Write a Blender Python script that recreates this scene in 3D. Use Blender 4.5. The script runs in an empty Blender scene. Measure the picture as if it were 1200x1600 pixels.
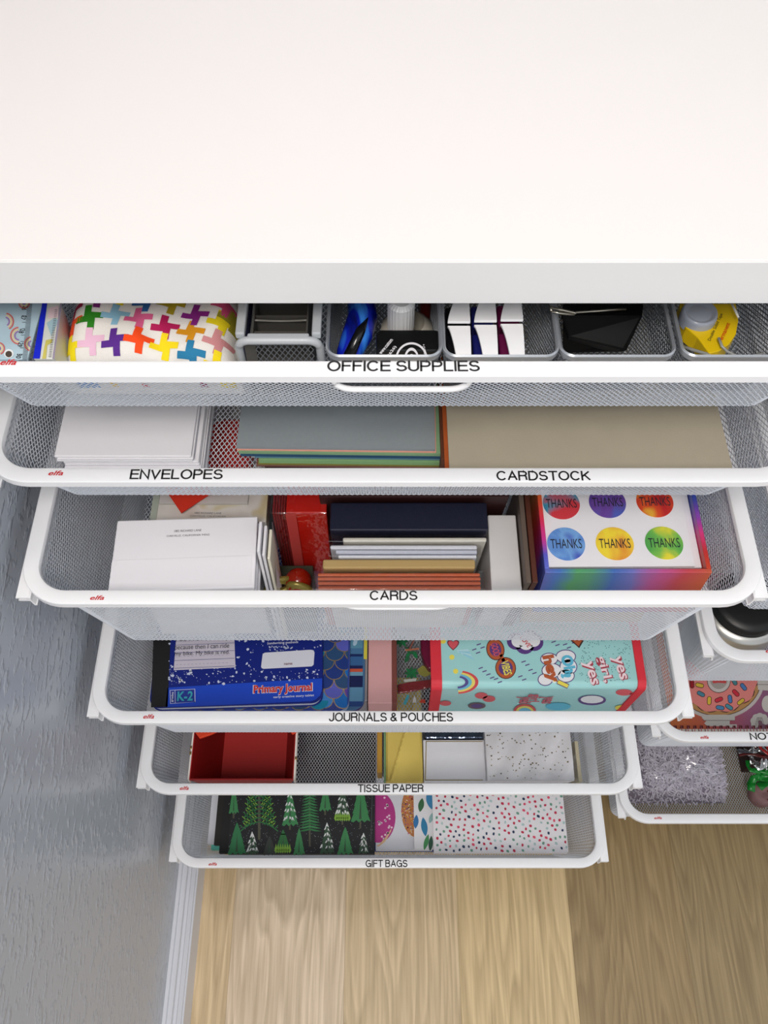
import bpy, math, random
import numpy as np
from mathutils import Vector, Matrix

# ---------------------------------------------------------------- camera, world, lights, exposure
S = bpy.context.scene
COL = S.collection
H = 1.43                                   # camera height above the floor
F = 1450.0                                 # focal length in pixels of the 1200x1600 frame
ST, CT = 0.8518, 0.5239                    # sine / cosine of the downward pitch
cam_d = bpy.data.cameras.new('camera')
cam = bpy.data.objects.new('camera', cam_d); COL.objects.link(cam)
cam.location = (0, 0, H)
cam.rotation_euler = (math.radians(90) - math.atan2(ST, CT), 0, 0)
cam_d.sensor_fit = 'VERTICAL'; cam_d.sensor_height = 24; cam_d.lens = 24*F/1600
cam_d.clip_start = 0.02
S.camera = cam

w = bpy.data.worlds.new('room_daylight'); S.world = w; w.use_nodes = True
bg = w.node_tree.nodes['Background']
bg.inputs[0].default_value = (0.90, 0.95, 1.0, 1); bg.inputs[1].default_value = 0.92

def area(name, loc, target, sx, sy, power, color):
    l = bpy.data.lights.new(name, 'AREA'); l.shape = 'RECTANGLE'; l.size = sx; l.size_y = sy
    l.energy = power; l.color = color
    o = bpy.data.objects.new(name, l); COL.objects.link(o); o.location = loc
    o.rotation_euler = (Vector(target) - Vector(loc)).to_track_quat('-Z', 'Y').to_euler()
    return o
area('ceiling_panel_light', (-0.25, -0.62, 2.5), (0, 0.3, 0.8), 0.6, 0.6, 36, (1.0, 0.93, 0.86))
area('ceiling_spot_light', (-0.30, 0.47, 2.5), (-0.30, 0.40, 0), 0.16, 0.16, 8, (1.0, 0.88, 0.74))

S.view_settings.view_transform = 'Standard'; S.view_settings.look = 'None'
S.view_settings.gamma = 1; S.view_settings.use_curve_mapping = False
S.view_settings.exposure = 0.12

# ---------------------------------------------------------------- helpers
R = random.Random(7)
def ray(px, py):
    u, v = (px-600)/F, (py-800)/F
    return u, CT - v*ST, ST + v*CT         # right, forward, down (per unit of view depth)
def at(px, py, h):
    "world x, y of the point that lies h below the camera on this line of sight"
    a, b, c = ray(px, py); Z = h/c
    return a*Z, b*Z
def P(px, py, h): x, y = at(px, py, h); return (x, y, H-h)

def lin(c):
    c = c/255.0
    return c/12.92 if c <= 0.04045 else ((c+0.055)/1.055)**2.4
def rgb(c): return (lin(c[0]), lin(c[1]), lin(c[2]), 1)

MATS = {}
def mat(name, c, rough=0.5, metal=0.0, var=0.06, scale=60, bump=0.0, bscale=400, spec=0.5, coat=0.0, trans=0.0):
    if name in MATS: return MATS[name]
    m = bpy.data.materials.new(name); m.use_nodes = True; MATS[name] = m
    nt = m.node_tree; N = nt.nodes; L = nt.links; b = N['Principled BSDF']
    b.inputs['Roughness'].default_value = rough; b.inputs['Metallic'].default_value = metal
    b.inputs['Specular IOR Level'].default_value = spec; b.inputs['Coat Weight'].default_value = coat
    b.inputs['Transmission Weight'].default_value = trans
    tc = N.new('ShaderNodeTexCoord'); n = N.new('ShaderNodeTexNoise'); n.inputs['Scale'].default_value = scale
    n.inputs['Detail'].default_value = 3
    L.new(tc.outputs['Object'], n.inputs['Vector'])
    mx = N.new('ShaderNodeMix'); mx.data_type = 'RGBA'
    col = rgb(c)
    mx.inputs[6].default_value = tuple(x*(1-var) for x in col[:3])+(1,)
    mx.inputs[7].default_value = tuple(min(1, x*(1+var)) for x in col[:3])+(1,)
    L.new(n.outputs['Fac'], mx.inputs[0]); L.new(mx.outputs[2], b.inputs['Base Color'])
    if bump:
        n2 = N.new('ShaderNodeTexNoise'); n2.inputs['Scale'].default_value = bscale; n2.inputs['Detail'].default_value = 2
        L.new(tc.outputs['Object'], n2.inputs['Vector'])
        bp = N.new('ShaderNodeBump'); bp.inputs['Strength'].default_value = bump; bp.inputs['Distance'].default_value = 0.002
        L.new(n2.outputs['Fac'], bp.inputs['Height']); L.new(bp.outputs['Normal'], b.inputs['Normal'])
    return m
def film(name, fac=0.15, tint=(255, 255, 255), bump=0.5, bscale=60, rough=0.08):
    "thin clear plastic"
    if name in MATS: return MATS[name]
    m = bpy.data.materials.new(name); m.use_nodes = True; MATS[name] = m
    nt = m.node_tree; N = nt.nodes; L = nt.links; N.remove(N['Principled BSDF']); out = N['Material Output']
    t = N.new('ShaderNodeBsdfTransparent'); t.inputs[0].default_value = rgb(tint)
    g = N.new('ShaderNodeBsdfGlossy'); g.inputs['Roughness'].default_value = rough; g.inputs[0].default_value = (.9, .9, .9, 1)
    mx = N.new('ShaderNodeMixShader'); mx.inputs[0].default_value = fac
    L.new(t.outputs[0], mx.inputs[1]); L.new(g.outputs[0], mx.inputs[2]); L.new(mx.outputs[0], out.inputs[0])
    tc = N.new('ShaderNodeTexCoord'); n2 = N.new('ShaderNodeTexNoise'); n2.inputs['Scale'].default_value = bscale
    L.new(tc.outputs['Object'], n2.inputs['Vector'])
    bp = N.new('ShaderNodeBump'); bp.inputs['Strength'].default_value = bump; bp.inputs['Distance'].default_value = 0.004
    L.new(n2.outputs['Fac'], bp.inputs['Height']); L.new(bp.outputs['Normal'], g.inputs['Normal'])
    return m
def ramp_mat(name, stops, scale=12, rough=0.45, kind='noise', axis=(1, 1, 1), distort=0.5, detail=2):
    "several colours flowing into each other"
    if name in MATS: return MATS[name]
    m = bpy.data.materials.new(name); m.use_nodes = True; MATS[name] = m
    nt = m.node_tree; N = nt.nodes; L = nt.links; b = N['Principled BSDF']; b.inputs['Roughness'].default_value = rough
    tc = N.new('ShaderNodeTexCoord'); mp = N.new('ShaderNodeMapping'); mp.inputs['Scale'].default_value = axis
    L.new(tc.outputs['Object'], mp.inputs[0])
    if kind == 'noise':
        n = N.new('ShaderNodeTexNoise'); n.inputs['Scale'].default_value = scale; n.inputs['Detail'].default_value = detail
        n.inputs['Distortion'].default_value = distort; L.new(mp.outputs[0], n.inputs['Vector']); fac = n.outputs['Fac']
    else:
        n = N.new('ShaderNodeTexWave'); n.inputs['Scale'].default_value = scale; n.inputs['Distortion'].default_value = distort
        n.wave_profile = 'SAW'; n.bands_direction = 'DIAGONAL'
        n.inputs['Detail'].default_value = detail; L.new(mp.outputs[0], n.inputs['Vector']); fac = n.outputs['Fac']
    cr = N.new('ShaderNodeValToRGB'); L.new(fac, cr.inputs[0]); e = cr.color_ramp.elements
    while len(e) < len(stops): e.new(0.5)
    for i, (p, c) in enumerate(stops): e[i].position = p; e[i].color = rgb(c)
    L.new(cr.outputs[0], b.inputs['Base Color'])
    return m

WHITE = mat('white_powder_coat', (236, 236, 238), 0.32, var=0.01)
MESHW = mat('white_coated_mesh', (222, 226, 234), 0.4, var=0.01)
PAPER = mat('white_paper', (236, 234, 238), 0.7, var=0.01, bump=0.02, bscale=900)
BLACKI = mat('black_ink', (18, 16, 18), 0.5, var=0)
REDI = mat('red_ink', (190, 20, 34), 0.5, var=0)

def band_mat(name, axis, lo, hi, stops, rough=0.4, wob=0.10):
    "colours washing into each other along one axis of the object"
    m = bpy.data.materials.new(name); m.use_nodes = True
    nt = m.node_tree; N = nt.nodes; L = nt.links; b = N['Principled BSDF']; b.inputs['Roughness'].default_value = rough
    tc = N.new('ShaderNodeTexCoord'); sp = N.new('ShaderNodeSeparateXYZ'); L.new(tc.outputs['Object'], sp.inputs[0])
    mr = N.new('ShaderNodeMapRange'); mr.inputs[1].default_value = lo; mr.inputs[2].default_value = hi; L.new(sp.outputs[axis], mr.inputs[0])
    n = N.new('ShaderNodeTexNoise'); n.inputs['Scale'].default_value = 22; n.inputs['Detail'].default_value = 3; L.new(tc.outputs['Object'], n.inputs['Vector'])
    ma = N.new('ShaderNodeMath'); ma.operation = 'MULTIPLY_ADD'; ma.inputs[1].default_value = wob*2; L.new(n.outputs['Fac'], ma.inputs[0])
    ad = N.new('ShaderNodeMath'); ad.operation = 'ADD'; ad.inputs[1].default_value = -wob; L.new(mr.outputs[0], ad.inputs[0]); L.new(ad.outputs[0], ma.inputs[2])
    cr = N.new('ShaderNodeValToRGB'); L.new(ma.outputs[0], cr.inputs[0]); e = cr.color_ramp.elements
    while len(e) < len(stops): e.new(0.5)
    for i, (p, c) in enumerate(stops): e[i].position = p; e[i].color = rgb(c)
    L.new(cr.outputs[0], b.inputs['Base Color']); return m
def new_obj(name, me, m=None, root=None, loc=None):
    o = bpy.data.objects.new(name, me); COL.objects.link(o)
    if m is not None and me is not None:
        for k in (m if isinstance(m, (list, tuple)) else [m]): me.materials.append(k)
    if root is not None: o.parent = root
    if loc is not None: o.location = loc
    return o
def tag(o, label=None, cat=None, group=None, kind=None):
    if label: o['label'] = label
    if cat: o['category'] = cat
    if group: o['group'] = group
    if kind: o['kind'] = kind
    return o
def thing(name, loc, label, cat, group=None):
    o = bpy.data.objects.new(name, None); COL.objects.link(o); o.location = loc
    o.empty_display_size = 0.02
    return tag(o, label, cat, group)
def part(name, V, Fc, m, root=None, smooth=False, mi=None, bevel=0.0, seg=2):
    "mesh object from world-space vertices, hung under root without moving"
    off = Vector(root.matrix_world.translation) if root is not None else Vector((0, 0, 0))
    if root is not None:
        off = Vector(root.location); p = root.parent
        while p is not None: off += Vector(p.location); p = p.parent
    me = bpy.data.meshes.new(name)
    me.from_pydata([tuple(Vector(v)-off) for v in V], [], Fc); me.update()
    o = new_obj(name, me, m, root)
    if mi is not None: me.polygons.foreach_set('material_index', mi)
    if smooth: me.polygons.foreach_set('use_smooth', [True]*len(me.polygons))
    if bevel:
        b = o.modifiers.new('bevel', 'BEVEL'); b.width = bevel; b.segments = seg; b.limit_method = 'ANGLE'; b.angle_limit = 0.6
    return o
BF = [(0, 3, 2, 1), (4, 5, 6, 7), (0, 1, 5, 4), (1, 2, 6, 5), (2, 3, 7, 6), (3, 0, 4, 7)]
def frustum(name, top, bot, m, root=None, bevel=0.0006, smooth=False):
    "four top corners, four bottom corners (world)"
    return part(name, list(bot)+list(top), BF, m, root, bevel=bevel)
def box(name, x0, x1, y0, y1, z0, z1, m, root=None, bevel=0.0006, rot=0.0, tilt=0.0, piv=None):
    V = [(x0, y0, z0), (x1, y0, z0), (x1, y1, z0), (x0, y1, z0), (x0, y0, z1), (x1, y0, z1), (x1, y1, z1), (x0, y1, z1)]
    if rot or tilt:
        c = Vector(piv or ((x0+x1)/2, (y0+y1)/2, z0))
        M = Matrix.Rotation(rot, 3, 'Z') @ Matrix.Rotation(tilt, 3, 'X')
        V = [tuple(M @ (Vector(v)-c)+c) for v in V]
    return part(name, V, BF, m, root, bevel=bevel)
def rrect(x0, x1, y0, y1, r, n=6):
    pts = []
    for cx, cy, a0 in ((x1-r, y0+r, -90), (x1-r, y1-r, 0), (x0+r, y1-r, 90), (x0+r, y0+r, 180)):
        for k in range(n+1):
            a = math.radians(a0+90*k/n); pts.append((cx+r*math.cos(a), cy+r*math.sin(a)))
    return pts
def slab(name, pts, z0, z1, m, root=None, bevel=0.0, rot=0.0, piv=(0, 0), smooth=False):
    n = len(pts)
    if rot:
        c, s = math.cos(rot), math.sin(rot)
        pts = [(piv[0]+(x-piv[0])*c-(y-piv[1])*s, piv[1]+(x-piv[0])*s+(y-piv[1])*c) for x, y in pts]
    V = [(x, y, z0) for x, y in pts]+[(x, y, z1) for x, y in pts]
    Fc = [tuple(range(n))[::-1], tuple(range(n, 2*n))]+[(i, (i+1) % n, n+(i+1) % n, n+i) for i in range(n)]
    return part(name, V, Fc, m, root, bevel=bevel)
def tube(name, pts, r, m, root=None, n=8, closed=False, radii=None):
    V = []; Fc = []; k = len(pts); pts = [Vector(p) for p in pts]
    for i, p in enumerate(pts):
        a = pts[(i-1) % k] if (closed or i > 0) else p
        b = pts[(i+1) % k] if (closed or i < k-1) else p
        t = (b-a).normalized(); up = Vector((0, 0, 1)) if abs(t.z) < 0.9 else Vector((0, 1, 0))
        s = t.cross(up).normalized(); u = s.cross(t)
        rr = radii[i] if radii else r
        for j in range(n):
            q = 2*math.pi*j/n; V.append(p+s*rr*math.cos(q)+u*rr*math.sin(q))
    for i in range(k if closed else k-1):
        for j in range(n):
            a = i*n+j; b = i*n+(j+1) % n; c = ((i+1) % k)*n+(j+1) % n; d = ((i+1) % k)*n+j
            Fc.append((a, b, c, d))
    if not closed: Fc += [tuple(range(n))[::-1], tuple(range((k-1)*n, k*n))]
    return part(name, V, Fc, m, root, smooth=True)
def lathe(name, prof, c, m, root=None, n=40, axis='Z', sx=1, sy=1):
    V = []; Fc = []; k = len(prof)
    for i in range(n):
        a = 2*math.pi*i/n
        for r, z in prof:
            if axis == 'Z': V.append((c[0]+r*sx*math.cos(a), c[1]+r*sy*math.sin(a), c[2]+z))
            else: V.append((c[0]+r*math.cos(a), c[1]+z, c[2]+r*math.sin(a)))
    for i in range(n):
        for j in range(k-1):
            a = i*k+j; b = ((i+1) % n)*k+j; Fc.append((a, b, b+1, a+1))
    return part(name, V, Fc, m, root, smooth=True)

class Print:
    "flat printing on one surface: many coloured outlines, joined into one mesh"
    def __init__(s, h, surf=None): s.V = []; s.F = []; s.mi = []; s.m = []; s.h = h; s.surf = surf; s.k = 0
    def _m(s, m):
        if m not in s.m: s.m.append(m)
        return s.m.index(m)
    def w(s, pts, m, layer=1):
        "pts in world x, y"
        i0 = len(s.V); e = 0.00025+layer*0.00006
        for x, y in pts:
            z = H-s.h if s.surf is None else s.surf(x, y)
            s.V.append((x, y, z+e) if not getattr(s, 'lean', False) else (x, lean(y, z)-0.0004, z+e))
        s.F.append(tuple(range(i0, i0+len(pts)))); s.mi.append(s._m(m))
    def p(s, pts, m, layer=1): s.w([at(x, y, s.h) for x, y in pts], m, layer)
    def pc(s, cx, cy, rx, ry, m, layer=1, n=20, a0=0, a1=360, rot=0):
        t = math.radians(rot); q = []
        for k in range(n):
            a = math.radians(a0+(a1-a0)*k/(n if a1-a0 == 360 else n-1)); x, y = rx*math.cos(a), ry*math.sin(a)
            q.append((cx+x*math.cos(t)-y*math.sin(t), cy+x*math.sin(t)+y*math.cos(t)))
        s.p(q, m, layer)
    def line(s, pts, wd, m, layer=1, closed=False):
        "stroke in pixels, as quads"
        k = len(pts)
        for i in range(k if closed else k-1):
            a, b = Vector(pts[i]), Vector(pts[(i+1) % k]); d = (b-a)
            if d.length < 1e-6: continue
            d.normalize(); n = Vector((-d.y, d.x))*wd/2; e = d*wd*0.25
            s.p([a-e-n, b+e-n, b+e+n, a-e+n], m, layer)
    def arc(s, cx, cy, rx, ry, a0, a1, wd, m, layer=1, n=18, rot=0):
        "band between two ellipses"
        t = math.radians(rot); h = wd/2
        def pt(a, k):
            x, y = (rx+k)*math.cos(a), (ry+k*ry/max(rx, 1e-6))*math.sin(a)
            return (cx+x*math.cos(t)-y*math.sin(t), cy+x*math.sin(t)+y*math.cos(t))
        for k in range(n):
            a, b = math.radians(a0+(a1-a0)*k/n), math.radians(a0+(a1-a0)*(k+1)/n)
            s.p([pt(a, -h), pt(b, -h), pt(b, h), pt(a, h)], m, layer)
    def build(s, name, root):
        o = part(name, s.V, s.F, None, root, mi=None)
        for m in s.m: o.data.materials.append(m)
        o.data.polygons.foreach_set('material_index', s.mi)
        return o
def text(root, s, px, py, h, W, Hh, m, ang=0.0, bold=0.0, lift=0.0004, name='lettering', shear=0.0, M=None):
    "lettering of world width W and height Hh, centred at the pixel on the plane h below the camera"
    c = bpy.data.curves.new('lettering', 'FONT'); c.body = s; c.size = 0.1; c.align_x = 'CENTER'; c.offset = bold*0.1; c.shear = shear
    c.resolution_u = 3; c.space_line = 0.85
    t = bpy.data.objects.new('t', c); me = bpy.data.meshes.new_from_object(t); bpy.data.objects.remove(t)
    n = len(me.vertices); co = np.empty(n*3, 'f'); me.vertices.foreach_get('co', co); co = co.reshape(-1, 3)
    mn, mxx = co.min(0), co.max(0); sz = np.maximum(mxx-mn, 1e-6); co = co-(mn+mxx)/2
    co[:, 0] *= W/sz[0]; co[:, 1] *= Hh/sz[1]; co[:, 2] = 0
    if M is None:
        x, y = at(px, py, h); M = Matrix.Translation((x, y, H-h+lift)) @ Matrix.Rotation(math.radians(ang), 4, 'Z')
    A = np.array(M); co = co @ A[:3, :3].T + A[:3, 3]
    off = Vector((0, 0, 0)); p = root
    while p is not None: off += Vector(p.location); p = p.parent
    co -= np.array(off)
    me.vertices.foreach_set('co', co.astype('f').ravel()); me.materials.clear(); me.update(); me.name = name
    return new_obj(name, me, m, root)
def arcp(cx, cy, rx, ry, a0, a1, n=10): return [(cx+rx*math.cos(math.radians(a0+(a1-a0)*k/n)), cy+ry*math.sin(math.radians(a0+(a1-a0)*k/n))) for k in range(n+1)]
GL = {  # width, strokes in a cell of height 1
 'A': (.68, [[(0, 0), (.34, 1), (.68, 0)], [(.12, .34), (.56, .34)]]), 'B': (.6, [[(0, 0), (0, 1)], [(0, 1), (.36, 1)]+arcp(.36, .77, .2, .23, 90, -90)+[(0, .54)], [(.36, .54)]+arcp(.36, .27, .24, .27, 90, -90)+[(0, 0)]]),
 'C': (.7, [arcp(.36, .5, .36, .5, 40, 320, 22)]), 'D': (.66, [[(0, 0), (0, 1), (.28, 1)]+arcp(.28, .5, .38, .5, 90, -90, 16)+[(0, 0)]]), 'E': (.54, [[(.54, 1), (0, 1), (0, 0), (.55, 0)], [(0, .53), (.5, .53)]]),
 'F': (.52, [[(.52, 1), (0, 1), (0, 0)], [(0, .52), (.45, .52)]]), 'G': (.72, [arcp(.37, .5, .37, .5, 42, 330, 22)+[(.71, .47), (.40, .47)], [(.71, .47), (.71, 0)]]), 'H': (.6, [[(0, 0), (0, 1)], [(.6, 0), (.6, 1)], [(0, .54), (.6, .54)]]),
 'I': (.02, [[(.01, 0), (.01, 1)]]), 'J': (.44, [[(.44, 1), (.44, .26)]+arcp(.22, .26, .22, .26, 0, -180)]), 'K': (.62, [[(0, 0), (0, 1)], [(.58, 1), (0, .38)], [(.2, .60), (.62, 0)]]), 'L': (.5, [[(0, 1), (0, 0), (.5, 0)]]),
 'M': (.74, [[(0, 0), (0, 1), (.37, .05), (.74, 1), (.74, 0)]]), 'N': (.6, [[(0, 0), (0, 1), (.6, 0), (.6, 1)]]), 'O': (.76, [arcp(.38, .5, .38, .5, 0, 360, 28)]), 'P': (.58, [[(0, 0), (0, 1), (.34, 1)]+arcp(.34, .73, .24, .27, 90, -90)+[(0, .46)]]),
 'R': (.62, [[(0, 0), (0, 1), (.36, 1)]+arcp(.36, .75, .24, .25, 90, -90)+[(0, .5)], [(.34, .5)]+arcp(.40, .32, .17, .18, 90, 0)+[(.6, 0)]]), 'S': (.6, [arcp(.3, .745, .27, .255, 20, 200, 12)+arcp(.32, .745, .29, .255, 200, 262, 4)+arcp(.29, .26, .3, .26, 80, -10, 8)+arcp(.3, .26, .3, .26, -15, -165, 12)]),
 'T': (.6, [[(0, 1), (.6, 1)], [(.3, 1), (.3, 0)]]), 'U': (.6, [[(0, 1), (0, .3)]+arcp(.3, .3, .3, .3, 180, 360, 16)+[(.6, 1)]]), 'V': (.64, [[(0, 1), (.32, 0), (.64, 1)]]), '&': (.66, [[(.64, 0), (.16, .64)]+arcp(.3, .80, .17, .19, 205, -30, 12)+[(.14, .44)]+arcp(.24, .24, .23, .235, 130, 330, 12)+[(.56, .42)]]), ' ': (.1, [])}
def rimtext(root, s, x0, x1, y0, y1, h, m, name='label_text'):
    "plain grotesque capitals laid flat on the rim"
    sw = 0.150; x = 0; Q = []
    for ch in s:
        wd, st = GL[ch]
        for ln in st:
            pts = [Vector((x+a, sw/2+b*(1-sw))) for a, b in ln]
            L_ = []; R_ = []
            cl = (pts[0]-pts[-1]).length < 1e-4
            for i, p in enumerate(pts):
                a = pts[i-1] if i else (pts[-2] if cl else None); b = pts[i+1] if i < len(pts)-1 else (pts[1] if cl else None)
                d1 = (p-a).normalized() if a is not None else None; d2 = (b-p).normalized() if b is not None else None
                if d1 is None: d1 = d2
                if d2 is None: d2 = d1
                t = (d1+d2); t = t.normalized() if t.length > 1e-3 else d1
                nrm = Vector((-t.y, t.x)); k = max(0.42, nrm.dot(Vector((-d1.y, d1.x))))
                if not cl and i == 0: p = p-d1*sw*(0.0 if len(pts) > 6 and False else 0.5)*(1 if abs(d1.x) < .02 or abs(d1.y) < .02 else 0.3)
                if not cl and i == len(pts)-1: p = p+d2*sw*0.5*(1 if abs(d2.x) < .02 or abs(d2.y) < .02 else 0.3)
                L_.append(p+nrm*sw/2/k); R_.append(p-nrm*sw/2/k)
            for i in range(len(pts)-1): Q.append((L_[i], R_[i], R_[i+1], L_[i+1]))
        x += wd+0.21 if ch != ' ' else 0.30
    tw = x-0.21; cy = (y0+y1)/2
    xa, _ = at(x0, cy, h); xb, _ = at(x1, cy, h); _, ya = at((x0+x1)/2, y0, h); _, yb = at((x0+x1)/2, y1, h)
    V = []; Fc = []
    for q in Q:
        i = len(V)
        for p in q: V.append((xa+(xb-xa)*p.x/tw, yb+(ya-yb)*p.y, H-h+0.0002))
        Fc.append((i, i+1, i+2, i+3))
    return part(name, V, Fc, m, root)
def textpx(root, s, x0, x1, y0, y1, h, m, bold=0.0, **k):
    cx, cy = (x0+x1)/2, (y0+y1)/2
    xa, _ = at(x0, cy, h); xb, _ = at(x1, cy, h); _, ya = at(cx, y0, h); _, yb = at(cx, y1, h)
    return text(root, s, cx, cy, h, xb-xa, ya-yb, m, bold=bold, **k)

def copy_thing(o):
    c = o.copy(); COL.objects.link(c)
    for ch in list(o.children):
        d = ch.copy(); COL.objects.link(d); d.parent = c
        for g in list(ch.children):
            e = g.copy(); COL.objects.link(e); e.parent = d
    return c

# ---------------------------------------------------------------- room shell
XW = -0.283                                                   # left wall surface
def wood_mat():
    m = bpy.data.materials.new('light_oak'); m.use_nodes = True
    nt = m.node_tree; N = nt.nodes; L = nt.links; b = N['Principled BSDF']
    tc = N.new('ShaderNodeTexCoord'); oi = N.new('ShaderNodeObjectInfo')
    off = N.new('ShaderNodeVectorMath'); off.operation = 'SCALE'; off.inputs[3].default_value = 7.3
    cx = N.new('ShaderNodeCombineXYZ'); L.new(oi.outputs['Random'], cx.inputs[0]); L.new(oi.outputs['Random'], cx.inputs[1]); L.new(cx.outputs[0], off.inputs[0])
    ad = N.new('ShaderNodeVectorMath'); L.new(tc.outputs['Object'], ad.inputs[0]); L.new(off.outputs[0], ad.inputs[1])
    # growth rings: long distorted bands
    mp = N.new('ShaderNodeMapping'); mp.inputs['Scale'].default_value = (9, 0.9, 9); L.new(ad.outputs[0], mp.inputs[0])
    n0 = N.new('ShaderNodeTexNoise'); n0.inputs['Scale'].default_value = 1.3; n0.inputs['Detail'].default_value = 2; L.new(mp.outputs[0], n0.inputs['Vector'])
    mul = N.new('ShaderNodeMath'); mul.operation = 'MULTIPLY'; mul.inputs[1].default_value = 20; L.new(n0.outputs['Fac'], mul.inputs[0])
    sn = N.new('ShaderNodeMath'); sn.operation = 'FRACT'; L.new(mul.outputs[0], sn.inputs[0])
    r0 = N.new('ShaderNodeValToRGB'); L.new(sn.outputs[0], r0.inputs[0])
    r0.color_ramp.elements[0].position = 0.0; r0.color_ramp.elements[0].color = (1, 1, 1, 1)
    r0.color_ramp.elements[1].position = 0.78; r0.color_ramp.elements[1].color = (.76, .74, .70, 1)
    e = r0.color_ramp.elements.new(1.0); e.color = (.97, .97, .97, 1)
    # fine pores
    mp2 = N.new('ShaderNodeMapping'); mp2.inputs['Scale'].default_value = (260, 9, 260); L.new(ad.outputs[0], mp2.inputs[0])
    n1 = N.new('ShaderNodeTexNoise'); n1.inputs['Scale'].default_value = 1.0; n1.inputs['Detail'].default_value = 4; L.new(mp2.outputs[0], n1.inputs['Vector'])
    r1 = N.new('ShaderNodeValToRGB'); L.new(n1.outputs['Fac'], r1.inputs[0])
    r1.color_ramp.elements[0].position = 0.35; r1.color_ramp.elements[0].color = (.80, .78, .74, 1)
    r1.color_ramp.elements[1].position = 0.62; r1.color_ramp.elements[1].color = (1, 1, 1, 1)
    base = N.new('ShaderNodeValToRGB'); L.new(oi.outputs['Color'], base.inputs[0])
    m1 = N.new('ShaderNodeMix'); m1.data_type = 'RGBA'; m1.blend_type = 'MULTIPLY'; m1.inputs[0].default_value = 1
    m2 = N.new('ShaderNodeMix'); m2.data_type = 'RGBA'; m2.blend_type = 'MULTIPLY'; m2.inputs[0].default_value = 1
    at_ = oi.outputs['Color']; L.new(at_, m1.inputs[6]); L.new(r0.outputs[0], m1.inputs[7]); L.new(m1.outputs[2], m2.inputs[6]); L.new(r1.outputs[0], m2.inputs[7])
    N.remove(base)
    L.new(m2.outputs[2], b.inputs['Base Color']); b.inputs['Roughness'].default_value = 0.33
    bp = N.new('ShaderNodeBump'); bp.inputs['Strength'].default_value = 0.25; bp.inputs['Distance'].default_value = 0.001
    L.new(n1.outputs['Fac'], bp.inputs['Height']); L.new(bp.outputs['Normal'], b.inputs['Normal'])
    return m
OAK = wood_mat()
floor = box('floor', -0.32, 2.7, -1.6, 2.2, -0.05, -0.012, mat('subfloor', (70, 55, 40), 0.9), bevel=0)
tag(floor, kind='structure')
pw = 0.16
for i in range(-1, 18):
    x0 = -0.215+pw*i
    tone = {-1: (222, 196, 156), 0: (228, 206, 178), 1: (214, 190, 152), 2: (218, 192, 146), 3: (164, 140, 100), 4: (160, 138, 100)}.get(i, (160+R.randint(-12, 12), 132, 90))  # right planks: browner wood, with the shade on that side worked into the colour
    for j in range(3):
        y0 = -1.6+1.9*j-(0.5*(i % 3) if i > 6 or i < 0 else 0.9) ; y1 = min(y0+1.9, 2.2); y0 = max(y0, -1.6)
        if y1-y0 < 0.05: continue
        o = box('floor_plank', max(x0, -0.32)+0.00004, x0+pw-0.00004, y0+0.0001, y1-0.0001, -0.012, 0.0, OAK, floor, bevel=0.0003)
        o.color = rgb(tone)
# wall paint with roller texture
def wall_mat():
    m = mat('grey_satin_paint', (176, 181, 190), 0.24, var=0.015, scale=3)
    nt = m.node_tree; N = nt.nodes; L = nt.links; b = N['Principled BSDF']
    tc = N.new('ShaderNodeTexCoord'); mp = N.new('ShaderNodeMapping'); mp.inputs['Scale'].default_value = (1, 0.48, 0.9)
    mp.inputs['Rotation'].default_value = (0.0, 0, 0)
    L.new(tc.outputs['Object'], mp.inputs[0])
    n = N.new('ShaderNodeTexNoise'); n.inputs['Scale'].default_value = 165; n.inputs['Detail'].default_value = 2; L.new(mp.outputs[0], n.inputs['Vector'])
    r = N.new('ShaderNodeValToRGB'); r.color_ramp.elements[0].position = 0.52; r.color_ramp.elements[1].position = 0.70; L.new(n.outputs['Fac'], r.inputs[0])
    bp = N.new('ShaderNodeBump'); bp.inputs['Strength'].default_value = 0.75; bp.inputs['Distance'].default_value = 0.0012
    L.new(r.outputs[0], bp.inputs['Height']); L.new(bp.outputs['Normal'], b.inputs['Normal'])
    return m
tag(box('wall_left', XW-0.1, XW, -1.6, 0.82, 0, 2.6, wall_mat(), bevel=0), kind='structure')
tag(box('wall_back', XW-0.1, 2.7, 0.82, 0.92, 0, 2.6, wall_mat(), bevel=0), kind='structure')
# moulded baseboard
prof = [(0, 0), (.0215, 0), (.0215, .052), (.0195, .054), (.0195, .059), (.0150, .064), (.0150, .068), (.0115, .070), (.0105, .0765), (.005, .0765), (.004, .081), (0, .082)]
V = []; Fc = []; n = len(prof)
for y in (-1.6, 0.82): V += [(XW+a, y, z) for a, z in prof]
Fc = [(i, i+1, n+i+1, n+i) for i in range(n-1)]+[tuple(range(n))[::-1], tuple(range(n, 2*n))]
tag(part('baseboard_left', V, Fc, mat('white_trim_paint', (206, 207, 214), 0.3, var=0.01)), kind='structure')

# ---------------------------------------------------------------- desk top
DT, DY = 0.3535, 0.3747
x0, x1 = XW+0.001, 1.6
laminate = mat('warm_white_laminate', (225, 220, 217), 0.45, var=0.006, scale=12)
edge_m = mat('pale_grey_edge_band', (222, 221, 220), 0.4, var=0.006)
desk = thing('desk', (0.3, 0.7, H-0.385), 'thick plain white desk top lying above the drawers across the upper third', 'desk')
box('top_panel', x0, x1, DY+0.0012, DY+0.445, H-0.3845, H-DT, laminate, desk, bevel=0.0008)
box('edge_band', x0, x1, DY, DY+0.0012, H-0.3845, H-DT-0.0003, edge_m, desk, bevel=0.0003)

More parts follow.
